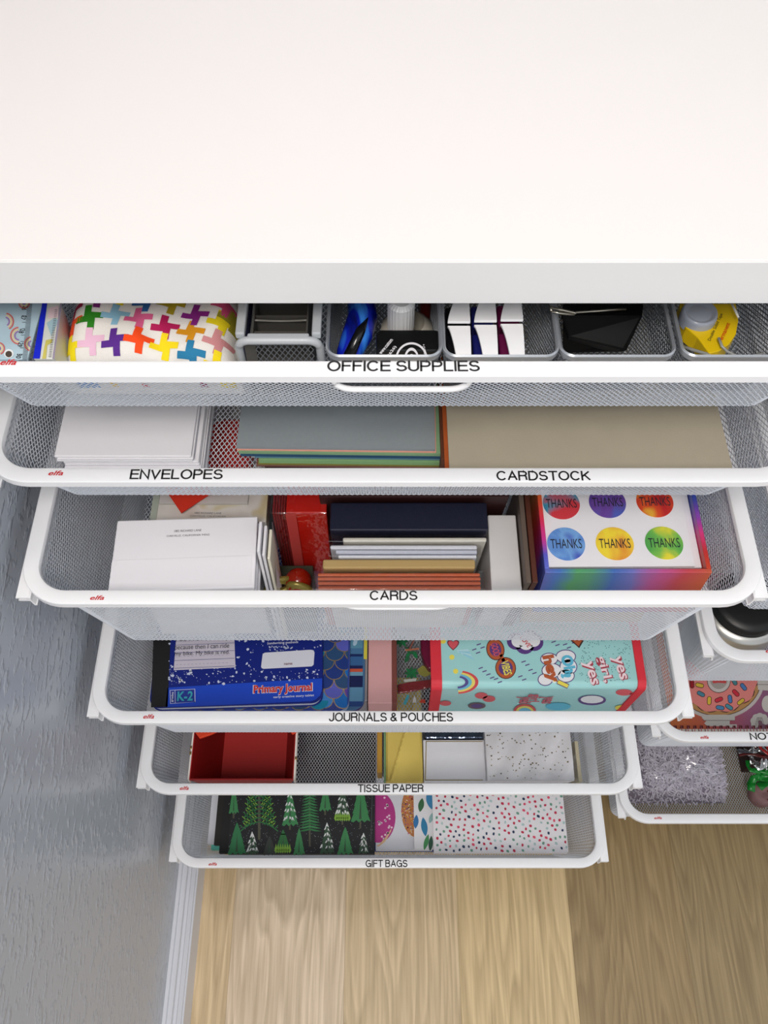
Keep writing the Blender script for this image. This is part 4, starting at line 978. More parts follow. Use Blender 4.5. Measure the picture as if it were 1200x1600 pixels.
for k in range(330):
    x, y = R.uniform(264, 502), R.uniform(990, 1070)
    if R.random() < 0.25: x, y = R.uniform(262, 300) if R.random() < 0.5 else R.uniform(330, 500), R.uniform(1035, 1068)
    if 408 < x < 496 and 1014 < y < 1046: continue
    if y > 1074-(x-262)*0.058: continue
    r = R.choice([0.6, 0.8, 1.0, 1.6, 2.6]); a0_ = R.uniform(0, 6)
    jp.p([(x+r*R.uniform(0.4, 1.3)*math.cos(a0_+a), y+r*R.uniform(0.4, 1.2)*math.sin(a0_+a)) for a in (0, 1.2, 2.4, 3.6, 4.9)], ink((206, 214, 236)), 2)
for k in range(26):
    x, y = R.uniform(420, 470), R.uniform(1008, 1018); jp.p([(x, y), (x+3, y+R.uniform(-1.5, 1.5)), (x+2.4, y+2)], ink((206, 214, 236)), 2)
jp.p([(271.5, 1047.5), (368, 1043), (366, 990), (276, 990)], ink((206, 200, 214), 0.6), 3)
for k, (ya, ln) in enumerate([(996, 1), (1001, 2), (1007, 1), (1013, 2), (1019, 1), (1025, 2), (1031, 1), (1037.5, 2), (1043, 1)]):
    if ln == 1: jp.line([(273, ya+1.5), (366, ya-2.2)], 0.7, ink((70, 74, 130)), 4)
    else:
        for j in range(14): jp.line([(275+j*6, ya+1.5-j*0.25), (278+j*6, ya+1.4-j*0.25)], 0.4, ink((120, 120, 160)), 4)
jp.p([(408, 1042), (409, 1044.3), (412, 1045.3), (487, 1041.5), (490, 1039), (491.5, 1020), (490, 1016.5), (486, 1015.5), (414, 1020), (410.5, 1022)], ink((222, 224, 236), 0.4), 3)
jp.p([(305, 1098), (305.5, 1097), (266, 1100), (265.3, 1078.5), (305, 1076.5), (305.5, 1098)], ink((200, 206, 240)), 3); 
jp.p([(304.2, 1097), (267, 1099.2), (266.4, 1079.3), (304, 1077.4)], ink((34, 54, 150)), 4)
jp.line([(274, 1099), (273.6, 1079)], 0.8, ink((200, 206, 240)), 5)
jp.build('printed_cover_art', t)
wi = ink((232, 234, 246), 0.4)
text(t, 'K-2', 289.5, 1088, hj, 0.0155, 0.0100, ink((60, 170, 190), 0.4), ang=2, bold=0.03, lift=0.0009)
text(t, 'grades', 269.8, 1089.5, hj, 0.0105, 0.0028, wi, ang=92, bold=0.01, lift=0.0009)
text(t, 'Primary Journal', 442, 1077.5, hj, 0.0600, 0.0118, wi, ang=2.6, bold=0.06, lift=0.0007)
text(t, 'Primary Journal', 442, 1077.5, hj, 0.0585, 0.0108, ink((208, 50, 44), 0.4), ang=2.6, bold=0.030, lift=0.0011)
text(t, 'early creative story tablet', 459, 1088.5, hj, 0.0405, 0.0030, wi, ang=3, bold=0.012, lift=0.0007)
text(t, 'name', 450.5, 1038, hj, 0.0085, 0.0020, ink((110, 50, 60)), ang=3, bold=0.01, lift=0.0010)
text(t, 'handwriting methods', 442, 1005, hj, 0.0315, 0.0034, wi, ang=3, bold=0.01, lift=0.0007)
text(t, 'Zaner Bloser, and D\'Nealian', 450, 998, hj, 0.0420, 0.0030, wi, ang=3, bold=0.01, lift=0.0007)
pen = ink((44, 44, 56))
text(t, 'I like when it is sunny', 316, 999.5, hj, 0.0540, 0.0052, pen, ang=2.2, bold=0.0, lift=0.0010)
text(t, 'because then I can ride', 316, 1010.5, hj, 0.0555, 0.0052, pen, ang=2.2, bold=0.0, lift=0.0010)
text(t, 'my bike. My bike is red.', 316, 1021.5, hj, 0.0560, 0.0056, pen, ang=2.2, bold=0.0, lift=0.0010)

# clear pouch printed with leaves
hp = 0.965
x0, x1 = at(621, 1100, hp)[0], at(677, 1100, hp)[0]
t = thing('leaf_pouch', ((x0+x1)/2, 0.40, FZ4), 'clear plastic pouch printed with tropical leaves between pink folder and teal bag', 'pouch')
box('clear_body', x0+0.0008, x1, 0.3375, 0.50, FZ4, H-hp, film('pouch_film', 0.07, bump=0.5, bscale=120), t, bevel=0.002)
lp = Print(hp)
def leaf(cx, cy, L_, wd, a, m, ly=1):
    t_ = math.radians(a); q = []
    for k in range(13):
        s = k/12; q.append((L_*(s-0.5), wd/2*math.sin(math.pi*s)**0.8))
    q += [(x, -y) for x, y in q[::-1][1:-1]]
    lp.p([(cx+x*math.cos(t_)-y*math.sin(t_), cy+x*math.sin(t_)+y*math.cos(t_)) for x, y in q], m, ly)
g1, g2, ol = ink((28, 132, 76)), ink((40, 110, 70)), ink((150, 146, 70))
for (cx, cy, n_, L_) in ((643, 1052, 8, 13), (627, 1002, 7, 13), (640, 1020, 3, 14)):
    for k in range(n_): a = 360*k/n_; leaf(cx+5*math.cos(math.radians(a)), cy+4*math.sin(math.radians(a)), L_, 5, a, g1 if k % 2 else g2, 1+k*0.1)
leaf(649, 1024, 12, 6, 60, g1, 2); leaf(636, 1030, 13, 6, -60, g2, 2)
lp.p([(652, 1046), (660, 1040), (672, 1044), (673, 1054), (664, 1058), (655, 1054)], ol, 2)
lp.line([(634, 1016), (654, 1014)], 3, ink((196, 120, 90)), 2); lp.line([(648, 998), (640, 1014)], 2, ink((170, 100, 80)), 2)
lp.p([(630, 1100), (636, 1085), (640, 1087), (634, 1102)], ink((80, 180, 200)), 2); lp.p([(644, 1098), (648, 1085), (651, 1098)], ink((226, 226, 230)), 2)
lp.p([(655, 1098), (658, 1093), (664, 1093), (665, 1099)], ink((220, 80, 60)), 2); lp.p([(631, 1062), (651, 1060), (650, 1065), (632, 1066)], ink((220, 226, 220)), 3)
lp.build('printed_leaves', t)
slab('pink_band', [at(x, y, hp-0.003) for x, y in [(621, 1084), (638, 1082), (674, 1074), (674, 1062), (640, 1066), (621, 1070)]], H-hp+0.001, H-hp+0.0045, mat('sheer_red_plastic', (170, 70, 76), 0.15, trans=0.35, bump=0.6, bscale=150), t, bevel=0.001)
o = slab('maroon_wallet', [at(x, y, 0.955) for x, y in [(678, 1040), (671, 1046), (664, 1036), (658, 1018), (657, 990), (682, 990)]], H-0.970, H-0.955, mat('plum_leather', (122, 24, 64), 0.4), None, bevel=0.002); loose(o, 'plum coloured wallet with rounded corner behind the red piping', 'wallet')

# teal bag with red piping
t = thing('teal_bag', (0.152, 0.40, FZ4), 'glossy pale teal pouch with red piping, printed yes girl yes', 'pouch')
ha = 0.860; X0, X1 = 0.0560, 0.2490; Yf = 0.3290; Yb = 0.49
teal = mat('teal_vinyl', (166, 220, 220), 0.22, var=0.02, bump=0.03, bscale=50)
def bagz(y):      # rounded front edge
    return 0
V = []; Fc = []; prof_ = []
for k in range(9):
    a = math.radians(90*k/8); prof_.append((Yf+0.007*(1-math.sin(a)), H-ha-0.007*(1-math.cos(a)) ))
prof_ = [(Yb, H-ha-0.004), (Yf+0.06, H-ha)] + prof_ + [(Yf+0.0005, H-0.92), (Yf+0.001, FZ4+0.0045)]
n_ = len(prof_)
for i in range(n_):
    y, z = prof_[i]; s = max(0, (H-ha-z)/0.12); V += [(X0, y, z), (X1-0.012*s, y, z)]
for i in range(n_-1): Fc.append((i*2, i*2+1, i*2+3, i*2+2))
V += [(X0, Yb, FZ4+0.0045), (X1-0.012, Yb, FZ4+0.0045)]; b_ = n_*2
Fc += [(0, b_, b_+1, 1), (b_-2, b_-1, b_+1, b_)]
Fc += [tuple([b_]+[i*2 for i in range(n_)]), tuple([b_+1]+[i*2+1 for i in range(n_)][::-1])]
part('vinyl_body', V, Fc, teal, t)
redc = mat('red_piping', (222, 46, 62), 0.6, var=0.06, bump=0.2, bscale=1200)
def pipe(xa, xb):
    V = []; Fc = []
    for i in range(n_):
        y, z = prof_[i]; s = max(0, (H-ha-z)/0.12)*(0.012 if xa > 0.1 else 0.0); oy, oz = (0, 0.0018) if i < 6 else (-0.0018, 0.0006)
        V += [(xa-s, y+oy, z+oz), (xb-s, y+oy, z+oz), (xb-s, y-oy+0.001, z-0.003), (xa-s, y-oy+0.001, z-0.003)]
    for i in range(n_-1):
        for j in range(4): Fc.append((i*4+j, i*4+(j+1) % 4, i*4+4+(j+1) % 4, i*4+4+j))
    Fc += [(3, 2, 1, 0), (n_*4-4, n_*4-3, n_*4-2, n_*4-1)]
    return part('red_piping', V, Fc, redc, t, bevel=0.0004)
pipe(X0-0.010, X0+0.0008); pipe(X1-0.0008, X1+0.0075)
bp_ = Print(ha)
pur, org, yl, cyn, wh, rd2 = ink((92, 62, 132)), ink((186, 92, 52)), ink((240, 226, 90)), ink((96, 190, 220)), ink((240, 240, 244)), ink((220, 90, 100))
for k in range(150):
    x, y = R.uniform(905, 985), R.uniform(1000, 1066); bp_.pc(x, y, 0.8, 0.7, ink((60, 110, 120)), 1, n=6)
for (cx, cy) in ((745, 1008), (768, 1003), (748, 1045), (760, 1055), (815, 1035), (826, 1048), (738, 1016), (862, 1004), (880, 1008), (810, 1058), (772, 1062), (888, 1000)):
    for j in range(2): bp_.line([(cx+j*6, cy+j*5), (cx+j*6+6, cy+j*5-2)], 1.6, pur, 1)
# heart and wing
for (s_, m_, ly) in ((1.0, ink((110, 40, 60)), 1), (0.82, rd2, 2)):
    q = [(708+s_*9.5*math.sin(a)**3, 1007-s_*(8*math.cos(a)-3*math.cos(2*a)-1.2*math.cos(3*a))*1.0) for a in [2*math.pi*i/24 for i in range(24)]]; bp_.p(q, m_, ly)
for k in range(4): bp_.p([(713+k*3, 1016+k*1.5), (731+k*2, 1014+k*4), (735+k*2, 1020+k*4), (716+k*3, 1020+k*1.5)], ink((150, 210, 226)) if k % 2 else ink((186, 226, 234)), 1+k*0.3)
bp_.pc(706, 1027, 4, 4, yl, 1); bp_.pc(712, 1049, 4, 4, yl, 1); bp_.pc(692, 1001, 5, 5, yl, 1)
for j, c in enumerate(((214, 80, 84), (236, 220, 110), (110, 190, 220), (90, 80, 150))):
    bp_.arc(714, 1066, 31-j*5.2, 17-j*2.8, -74, 86, 5.0, ink(c), 2+j*0.1)
# glasses
for (cx, cy, rx, ry, rt_) in ((774, 1015, 12, 15, -14), (790, 1044, 14, 15, -14)):
    bp_.pc(cx, cy, rx+2.2, ry+2.2, ink((70, 40, 40)), 1, rot=rt_); bp_.pc(cx, cy, rx+1, ry+1, org, 2, rot=rt_); bp_.pc(cx, cy, rx-3, ry-4, pur, 3, rot=rt_)
bp_.line([(783, 1024), (787, 1033)], 5, org, 2)
# cloud with a word
for (cx, cy, r) in ((806, 1002, 12), (820, 1008, 13), (835, 1004, 12), (828, 998, 12)):
    bp_.pc(cx, cy, r+2, r*0.95+2, pur, 1)
for (cx, cy, r) in ((810, 1002, 11), (822, 1006, 11), (834, 1002, 10), (826, 996, 10)): bp_.pc(cx, cy, r, r*0.9, wh, 2)
bp_.pc(822, 1001, 17, 9, wh, 2.3)
# oh hey sticker ground
for (cx, cy, rx, ry) in ((858, 1030, 12, 8), (862, 1048, 14, 10), (852, 1062, 10, 8), (884, 1026, 14, 9), (888, 1042, 12, 11), (884, 1056, 12, 9)):
    bp_.pc(cx, cy, rx+2, ry+2, pur, 1); bp_.pc(cx, cy, rx+0.6, ry+0.6, wh, 1.5)
bp_.line([(873, 1066), (886, 1072)], 8, pur, 1.6); bp_.line([(873, 1066), (886, 1072)], 5.5, yl, 2); bp_.pc(866, 1064, 3.5, 3.5, wh, 2.5); bp_.pc(866, 1064, 1.6, 1.6, yl, 3)
bp_.p([(888, 998), (914, 998), (905, 1013)], ink((70, 40, 40)), 1); bp_.p([(891, 998), (911, 998), (904, 1010)], org, 2)
bp_.build('printed_doodles', t)
text(t, 'GOOD', 774, 1015, ha, 0.0140, 0.0070, rd2, ang=-78, bold=0.02, lift=0.0008); text(t, 'VIBES', 791, 1044, ha, 0.0150, 0.0080, yl, ang=-78, bold=0.02, lift=0.0008)
text(t, 'LOVE', 821, 1003, ha, 0.0130, 0.0048, ink((210, 80, 90)), ang=-55, bold=0.02, lift=0.0008)
text(t, 'hey', 859, 1046, ha, 0.0290, 0.0150, org, ang=-80, bold=0.05, lift=0.0010); text(t, 'Oh', 888, 1038, ha, 0.0190, 0.0120, cyn, ang=-80, bold=0.05, lift=0.0010); text(t, '!', 884, 1056, ha, 0.005, 0.0100, cyn, ang=-80, bold=0.05, lift=0.0010)
for s_, cx, cy, W_ in (('yes', 966, 1044, 0.0250), ('girl,', 943, 1046, 0.0280), ('yes', 921, 1052, 0.0250)):
    text(t, s_, cx+1.5, cy+1, ha, W_, 0.0118, ink((176, 60, 80)), ang=-80, bold=0.05, lift=0.0006, name='shadow_lettering'); text(t, s_, cx, cy, ha, W_, 0.0112, ink((248, 226, 232)), ang=-80, bold=0.018, lift=0.0010)
# print on the front face
fp = []; 
def facepix(pts, m, k=0):
    V = []
    for x, y in pts:
        a, b, c = ray(x, y); Z = (Yf-0.0004-0.0001*k)/b; V.append((a*Z, Yf-0.0004-0.0001*k, H-c*Z))
    fp.append((V, m))
def fel(cx, cy, rx, ry, m, k=0): facepix([(cx+rx*math.cos(a), cy+ry*math.sin(a)) for a in [2*math.pi*i/16 for i in range(16)]], m, k)
for cx, cy, rx, ry, m_ in ((752, 1087, 10, 5, rd2), (764, 1092, 10, 5, rd2), (696, 1099, 9, 4, rd2), (745, 1103, 14, 5, ink((110, 84, 96))), (925, 1094, 22, 8, pur), (975, 1082, 13, 5, rd2), (872, 1104, 20, 6, cyn), (970, 1106, 9, 4, yl), (990, 1085, 6, 3, rd2)):
    fel(cx, cy, rx, ry, m_, 0)
fel(925, 1093, 18, 6, wh, 1); fel(745, 1103, 9, 3, pur, 1)
for k, c in enumerate(((214, 80, 84), (236, 220, 110), (110, 190, 220))):
    q = [(820+(18-4*k)*math.cos(a), 1112+(12-3*k)*math.sin(a)) for a in [math.pi+math.pi*i/12 for i in range(13)]]; facepix(q, ink(c), k)
V = []; Fc = []; mi = []; ms = []
for q, m_ in fp:
    if m_ not in ms: ms.append(m_)
    Fc.append(tuple(range(len(V), len(V)+len(q)))); V += q; mi.append(ms.index(m_))
for q, f_ in enumerate(Fc): part('printed_doodle', [V[k] for k in f_], [tuple(range(len(f_)))], ms[mi[q]], t)
def ftext(s, cx, cy, W_, Hh, m, ang):
    a, b, c = ray(cx, cy); Z = (Yf-0.0009)/b
    text(t, s, 0, 0, 0, W_, Hh, m, bold=0.03, M=Matrix.Translation((a*Z, Yf-0.0009, H-c*Z)) @ Matrix.Rotation(math.radians(90), 4, 'X') @ Matrix.Rotation(math.radians(ang), 4, 'Z'))
ftext('yes', 816, 1094, 0.020, 0.014, ink((200, 90, 110)), -90); ftext('girl,', 834, 1092, 0.026, 0.014, ink((200, 90, 110)), -90); ftext('yes', 852, 1094, 0.020, 0.014, ink((200, 90, 110)), -90)

# ================================================================ TISSUE PAPER drawer
FZ5 = H-1.1875
# open red box, wider at the top
t = thing('open_red_box', (-0.16, 0.36, FZ5), 'open deep red box with white rim in the TISSUE PAPER drawer', 'box')
hr = 1.045; rx0, rx1 = at(296, 1205, hr)[0], at(460, 1205, hr)[0]; ryf, ryb = 0.2895, 0.45
bx0_, bx1_ = at(343, 1205, 1.18)[0], at(447, 1205, 1.18)[0]; byf = 0.3165
redi = mat('deep_red_card', (168, 20, 18), 0.5, var=0.04); cream = mat('cream_edge', (236, 230, 222), 0.6)
th = 0.0016
O = [(rx0, ryf), (rx1, ryf), (rx1, ryb), (rx0, ryb)]; Bq = [(bx0_, byf), (bx1_, byf), (bx1_, ryb-.02), (bx0_, ryb-.02)]
def wall(i, nm):
    j = (i+1) % 4; c = (sum(p[0] for p in O)/4, sum(p[1] for p in O)/4)
    inn = lambda p: (p[0]+(th if p[0] < c[0] else -th), p[1]+(th if p[1] < c[1] else -th))
    a, b, c_, d = O[i], O[j], Bq[j], Bq[i]
    return frustum(nm, [(*a, H-hr), (*b, H-hr), (*inn(b), H-hr), (*inn(a), H-hr)], [(*d, FZ5+.001), (*c_, FZ5+.001), (*inn(c_), FZ5+.001), (*inn(d), FZ5+.001)], redi, t, bevel=0)
for i in range(4): wall(i, 'box_wall')
part('box_bottom', [(*p, FZ5+0.0015) for p in Bq]+[(*p, FZ5) for p in Bq], [(0, 1, 2, 3), (7, 6, 5, 4), (0, 4, 5, 1), (1, 5, 6, 2), (2, 6, 7, 3), (3, 7, 4, 0)], mat('red_floor_card', (190, 44, 42), 0.55, var=0.04), t)
box('white_rim', rx0-0.0012, rx0+0.0006, ryf, ryb, H-hr-0.012, H-hr+0.0006, cream, t, bevel=0.0002); box('white_rim', rx1-0.0006, rx1+0.0014, ryf, ryb, H-hr-0.012, H-hr+0.0006, cream, t, bevel=0.0002)
gd = mat('antique_gold', (150, 124, 76), 0.3, metal=0.6)
for xx, yy in ((rx0-0.001, 0.318), (rx0-0.001, 0.3245), (rx1+0.001, 0.312)): box('gold_dot', xx-0.0012, xx+0.0012, yy, yy+0.004, H-hr-0.003, H-hr+0.0012, gd, t, bevel=0.0006)
ora = mat('orange_red_tissue', (222, 62, 22), 0.7, var=0.1, bump=0.3, bscale=120)
for nm, pts_, lab in (('tissue_paper', [(304, 1128), (306, 1146), (312, 1154), (330, 1148), (345, 1141), (350, 1128)], 'orange red tissue paper at the back left of the open red box'), ('tissue_paper', [(446, 1128), (452, 1142), (457, 1148), (470, 1140), (478, 1128)], 'small orange red tissue corner at the back right of the open red box')):
    o = slab(nm, [at(x, y, hr-0.004) for x, y in pts_], H-hr+0.0012, H-hr+0.005, ora, None, bevel=0.001); loose(o, lab, 'tissue', 'orange red tissue in the open red box')
# standing things right of the middle
def stand(nm, lab, cat, x0p, x1p, yfp, ybp, h, m, dyb=0.0175, bevel=0.0008, base=None):
    a, yf = at(x0p, yfp, h); b, _ = at(x1p, yfp, h); _, yb = at(x0p, ybp, h); base = FZ5 if base is None else base
    o = frustum(nm, [(a, yf, H-h), (b, yf, H-h), (b, yb, H-h), (a, yb, H-h)], [(a, yf+dyb, base), (b, yf+dyb, base), (b, yb+dyb, base), (a, yb+dyb, base)], m, None, bevel=bevel)
    return loose(o, lab, cat) if lab else o
stand('ochre_folder', 'narrow ochre yellow folder edge beside the green one', 'folder', 589, 597, 1207, 1095, 1.10, mat('ochre_card', (196, 146, 52), 0.6))
stand('dark_folder', 'thin black folder edge between ochre and green ones', 'folder', 597.6, 599.2, 1204, 1095, 1.10, mat('black_card', (26, 26, 28), 0.6), bevel=0.0002)
stand('green_folder', 'thin green folder edge left of the yellow tissue paper', 'folder', 599.8, 602.6, 1221, 1095, 1.10, mat('soft_green_card', (120, 160, 110), 0.6), bevel=0.0002)
# yellow tissue: softly folded block
hy = 1.10; a, yf = at(603, 1221, hy); b, _ = at(661, 1221, hy)
V = []; Fc = []; nx_, ny_ = 18, 40
for i in range(nx_+1):
    for j in range(ny_+1):
        x = a+(b-a)*i/nx_; y = yf+0.13*j/ny_
        z = H-hy+0.0016*math.sin(55*x+38*y)+0.001*math.sin(160*x-60*y)+0.0022*math.exp(-((x-a-0.006-0.3*(y-yf))/0.0015)**2)-0.0025*math.exp(-((i/nx_-0.5)**2)/0.02*0+0)*0
        if i in (0, nx_): z -= 0.002
        V.append((x, y, z))
for i in range(nx_):
    for j in range(ny_): Fc.append((i*(ny_+1)+j, (i+1)*(ny_+1)+j, (i+1)*(ny_+1)+j+1, i*(ny_+1)+j+1))
k0 = len(V); V += [(a, yf+0.0175, FZ5), (b, yf+0.0175, FZ5), (b, yf+0.14, FZ5), (a, yf+0.14, FZ5)]
fr_ = [i*(ny_+1) for i in range(nx_+1)]; bk = [i*(ny_+1)+ny_ for i in range(nx_+1)]
Fc += [tuple([k0, k0+1]+fr_[::-1]), tuple([k0+2, k0+3]+bk), tuple([k0+3, k0]+list(range(0, ny_+1))), tuple([k0+1, k0+2]+[nx_*(ny_+1)+j for j in range(ny_, -1, -1)]), (k0, k0+3, k0+2, k0+1)]
o = part('yellow_tissue_paper', V, Fc, mat('yellow_tissue', (228, 202, 104), 0.75, var=0.06, scale=25, bump=0.1, bscale=90), None); loose(o, 'creased pale yellow tissue paper pack beside the white box', 'tissue')
# white box with gold edge
hw = 1.10; a, yf = at(662.5, 1222, hw); b, _ = at(760, 1222, hw); _, yb = at(700, 1156, hw)
t = thing('white_gift_box', ((a+b)/2, (yf+yb)/2, FZ5), 'flat white box with a fine gold border beside the yellow tissue', 'box')
frustum('box_body', [(a, yf, H-hw), (b, yf, H-hw), (b, yb, H-hw), (a, yb, H-hw)], [(a, yf+.0175, FZ5), (b, yf+.0175, FZ5), (b, yb-.001, FZ5), (a, yb-.001, FZ5)], mat('white_box_lid', (232, 232, 238), 0.5, var=0.01, bump=0.1, bscale=1500), t, bevel=0.0008)
gp = Print(hw); gfoil = mat('gold_line', (190, 172, 128), 0.3, metal=0.5)
for q in ([(666, 1158.5), (754, 1158.5)], [(666, 1158.5), (664.5, 1219)], [(664.5, 1219), (754, 1219)]): gp.line(q, 1.5, gfoil, 1)
gp.build('gold_border', t)
# shiny dark pack behind it
a, yf = at(664, 1155, 1.104); b, _ = at(757, 1155, 1.104)
o = box('foil_pack', a, b, yf+0.0008, yf+0.075, FZ5, H-1.104, mat('dark_blue_foil', (84, 94, 112), 0.12, metal=0.7, bump=1.0, bscale=110, var=0.3, scale=120), None, bevel=0.002); loose(o, 'crinkled dark blue grey foil pack behind the gold bordered box', 'pack')
# confetti tissue in cellophane
hc5 = 1.086; a, yf = at(757, 1221, hc5); b, _ = at(904, 1221, hc5)
t = thing('confetti_pack', ((a+b)/2, 0.36, FZ5), 'white tissue pack with gold confetti flecks in crinkled cellophane', 'tissue')
def cz(x, y): return H-hc5+0.0012*math.sin(70*x+50*y)+0.0008*math.sin(200*x-110*y)
V = []; Fc = []; nx_, ny_ = 30, 30; xa_, xb_ = a+0.004, b-0.004; yb = yf+0.13
for i in range(nx_+1):
    for j in range(ny_+1): x = xa_+(xb_-xa_)*i/nx_; y = yf+0.002+(yb-yf)*j/ny_; V.append((x, y, cz(x, y)))
for i in range(nx_):
    for j in range(ny_): Fc.append((i*(ny_+1)+j, (i+1)*(ny_+1)+j, (i+1)*(ny_+1)+j+1, i*(ny_+1)+j+1))
part('tissue_sheet', V, Fc, mat('white_tissue', (232, 230, 234), 0.7, var=0.02), t, smooth=True)
frustum('tissue_block', [(xa_, yf+.002, H-hc5-.004), (xb_, yf+.002, H-hc5-.004), (xb_, yb, H-hc5-.004), (xa_, yb, H-hc5-.004)], [(xa_, yf+.0215, FZ5+.001), (xb_, yf+.0215, FZ5+.001), (xb_, yb, FZ5+.001), (xa_, yb, FZ5+.001)], mat('white_tissue', (232, 230, 234), 0.7), t, bevel=0)
cp = Print(hc5, cz)
for k in range(230):
    x, y = R.uniform(xa_+.001, xb_-.002), R.uniform(yf+.003, yb-.003); r = R.uniform(0.0006, 0.0013); an = R.uniform(0, 3)
    cp.w([(x+r*math.cos(an+q), y+r*R.uniform(.6, 1.1)*math.sin(an+q)) for q in (0, 1.5, 2.9, 4.5)], gd if R.random() < .6 else mat('bronze_fleck', (96, 82, 56), 0.35, metal=0.5), 1)
cp.build('gold_flecks', t)
V = []; Fc = []; 
for i in range(nx_+1):
    for j in range(ny_+1): x = a+(b-a)*i/nx_; y = yf-0.0005+(yb-yf)*j/ny_; V.append((x, y, cz(x, y)+0.0016+0.0004*R.random()))
for i in range(nx_):
    for j in range(ny_): Fc.append((i*(ny_+1)+j, (i+1)*(ny_+1)+j, (i+1)*(ny_+1)+j+1, i*(ny_+1)+j+1))
part('cellophane_wrap', V, Fc, film('crinkled_cellophane', 0.10, bump=0.45, bscale=55, rough=0.16), t)
stand('gold_edge_card', 'slim card with pale gold edge standing right of the confetti pack', 'card', 904.5, 910, 1222, 1158, 1.096, mat('pale_gold_card', (206, 196, 168), 0.35, metal=0.2), bevel=0.0003)

# ================================================================ GIFT BAGS drawer
FZ6 = H-1.390
hf = 1.336
kblack = mat('black_bag_paper', (22, 23, 24), 0.6, var=0.1)
# lower bags
def bag(nm, lab, x0p, x1p, yfp, h, th, m, group='flat folded gift bags', depth=0.20, x1=None):
    h -= 0.034
    a, yf = at(x0p, yfp, h); b = at(x1p, yfp, h)[0] if x1 is None else x1
    yf = max(yf, 0.2384+0.042*(h+th-1.211)/0.18)
    t = thing(nm, ((a+b)/2, yf+depth/2, H-h-th), lab, 'gift bag', group)
    box('bag_front', a, b, yf, yf+depth, H-h-0.0006, H-h, m, t, bevel=0)
    box('bag_back', a+0.0002, b-0.0002, yf+0.0004, yf+depth, H-h-th, H-h-th+0.0006, m, t, bevel=0)
    box('folded_gusset', a+0.0010, b-0.0010, yf+0.0008, yf+depth, H-h-th+0.0006, H-h-0.0006, m, t, bevel=0)
    return t, a, b, yf
wbag = mat('white_bag_paper', (222, 224, 232), 0.55, var=0.02); tealm = mat('mint_bag_paper', (96, 190, 172), 0.6); bluem = mat('blue_bag_paper', (40, 62, 130), 0.5)
o = box('shoe_box', -0.212, 0.20, 0.283, 0.50, FZ6, H-1.3558, mat('pale_grey_box_card', (176, 180, 190), 0.6), None, bevel=0.001); o.name = 'flat_box'; loose(o, 'flat pale grey box lying under all the gift bags', 'box')
bag('gift_bag', 'dark blue gift bag at the bottom of the lowest left drawer', 345, 690, 1329, 1.378, 0.0115, bluem)
bag('gift_bag', 'mint green gift bag with only its corner showing, left', 329.5, 560, 1327.5, 1.369, 0.0085, tealm)
bag('gift_bag', 'white gift bag with its left edge showing under the black ones', 324.0, 560, 1318.5, 1.361, 0.0075, wbag)
bag('gift_bag', 'lower black gift bag, its left gusset showing', 334, 572, 1320.5, 1.3535, 0.0070, mat('black_bag_paper2', (34, 31, 29), 0.6))
bag('gift_bag', 'middle black gift bag directly below the forest bag', 342, 578, 1333.5, 1.3455, 0.0075, kblack)
t, fa, fb, fy = bag('forest_gift_bag', 'black gift bag printed with green and snowy fir trees', 355, 585.5, 1336.5, hf, 0.0090, mat('night_black_paper', (24, 27, 32), 0.5))
hf -= 0.034; fpn = Print(hf)
gA, gB, gC, gD, gE = ink((46, 120, 68), 0.6), ink((60, 136, 82), 0.6), ink((52, 82, 60), 0.6), ink((132, 180, 66), 0.6), ink((40, 48, 46), 0.6)
snow = ink((226, 230, 230), 0.6); trunk = ink((84, 84, 68), 0.6)
for k in range(420): x, y = R.uniform(357, 584), R.uniform(1225, 1335); fpn.pc(x, y, 0.5, 0.5, ink((150, 156, 160)), 1, n=5)
def fir(cx, yb, yt, wd, c, ly, snowy=False, tip=None, tr=6):
    fpn.line([(cx, yb-4), (cx, yb+tr)], 2.6, trunk, ly)
    n = 5; Lq = []
    for k in range(n+1):
        y = yt+(yb-yt)*k/n; w_ = wd/2*(k/n)**0.8
        Lq.append((cx-w_, y+1.5)); 
        if k < n: Lq.append((cx-w_*0.82, y-1+1))
    Rq = [(2*cx-x+0.8, y) for x, y in Lq][::-1]
    zig = []
    m_ = 7
    for k in range(1, m_): zig.append((cx-wd/2+wd*k/m_, yb+(3.0 if k % 2 else -0.5)))
    # ordered outline: down the left, across the hem, up the right
    fpn.p(Lq+zig+Rq, c, ly+0.2)
    fpn.p([(cx-wd*0.07, yb-2), (cx+wd*0.06, yb-2), (cx+0.6, yt+(yb-yt)*0.35)], gC if c != gC else gE, ly+0.4)
    if tip: 
        for k in range(m_): x = cx-wd/2+wd*(k+.5)/m_; fpn.p([(x-2.6, yb-1), (x, yb-12), (x+2.6, yb-1), (x, yb+3.5)], tip, ly+0.6)
    if snowy:
        for r_ in range(1, 5):
            y = yt+(yb-yt)*r_/5; w_ = wd/2*(r_/5)**0.8
            for q in range(r_+1):
                x = cx-w_+2*w_*(q+0.5)/(r_+1); g = R.uniform(0.55, 1.05); y_ = y+R.uniform(-2.2, 2.2); x += R.uniform(-1, 1); k_ = 0.5 if x < cx else -0.5
                if R.random() < 0.85: fpn.p([(x-2.0*g-k_*2, y_+4*g), (x-1.0*g+k_, y_-2.6*g), (x+1.2*g+k_, y_-3*g), (x+2.2*g-k_*2, y_+4.5*g), (x+0.5, y_+0.8), (x-0.6, y_+3.4*g)], snow, ly+0.8)
        fpn.p([(cx-3, yt+7), (cx, yt-1), (cx+3, yt+7), (cx, yt+5)], snow, ly+0.9)
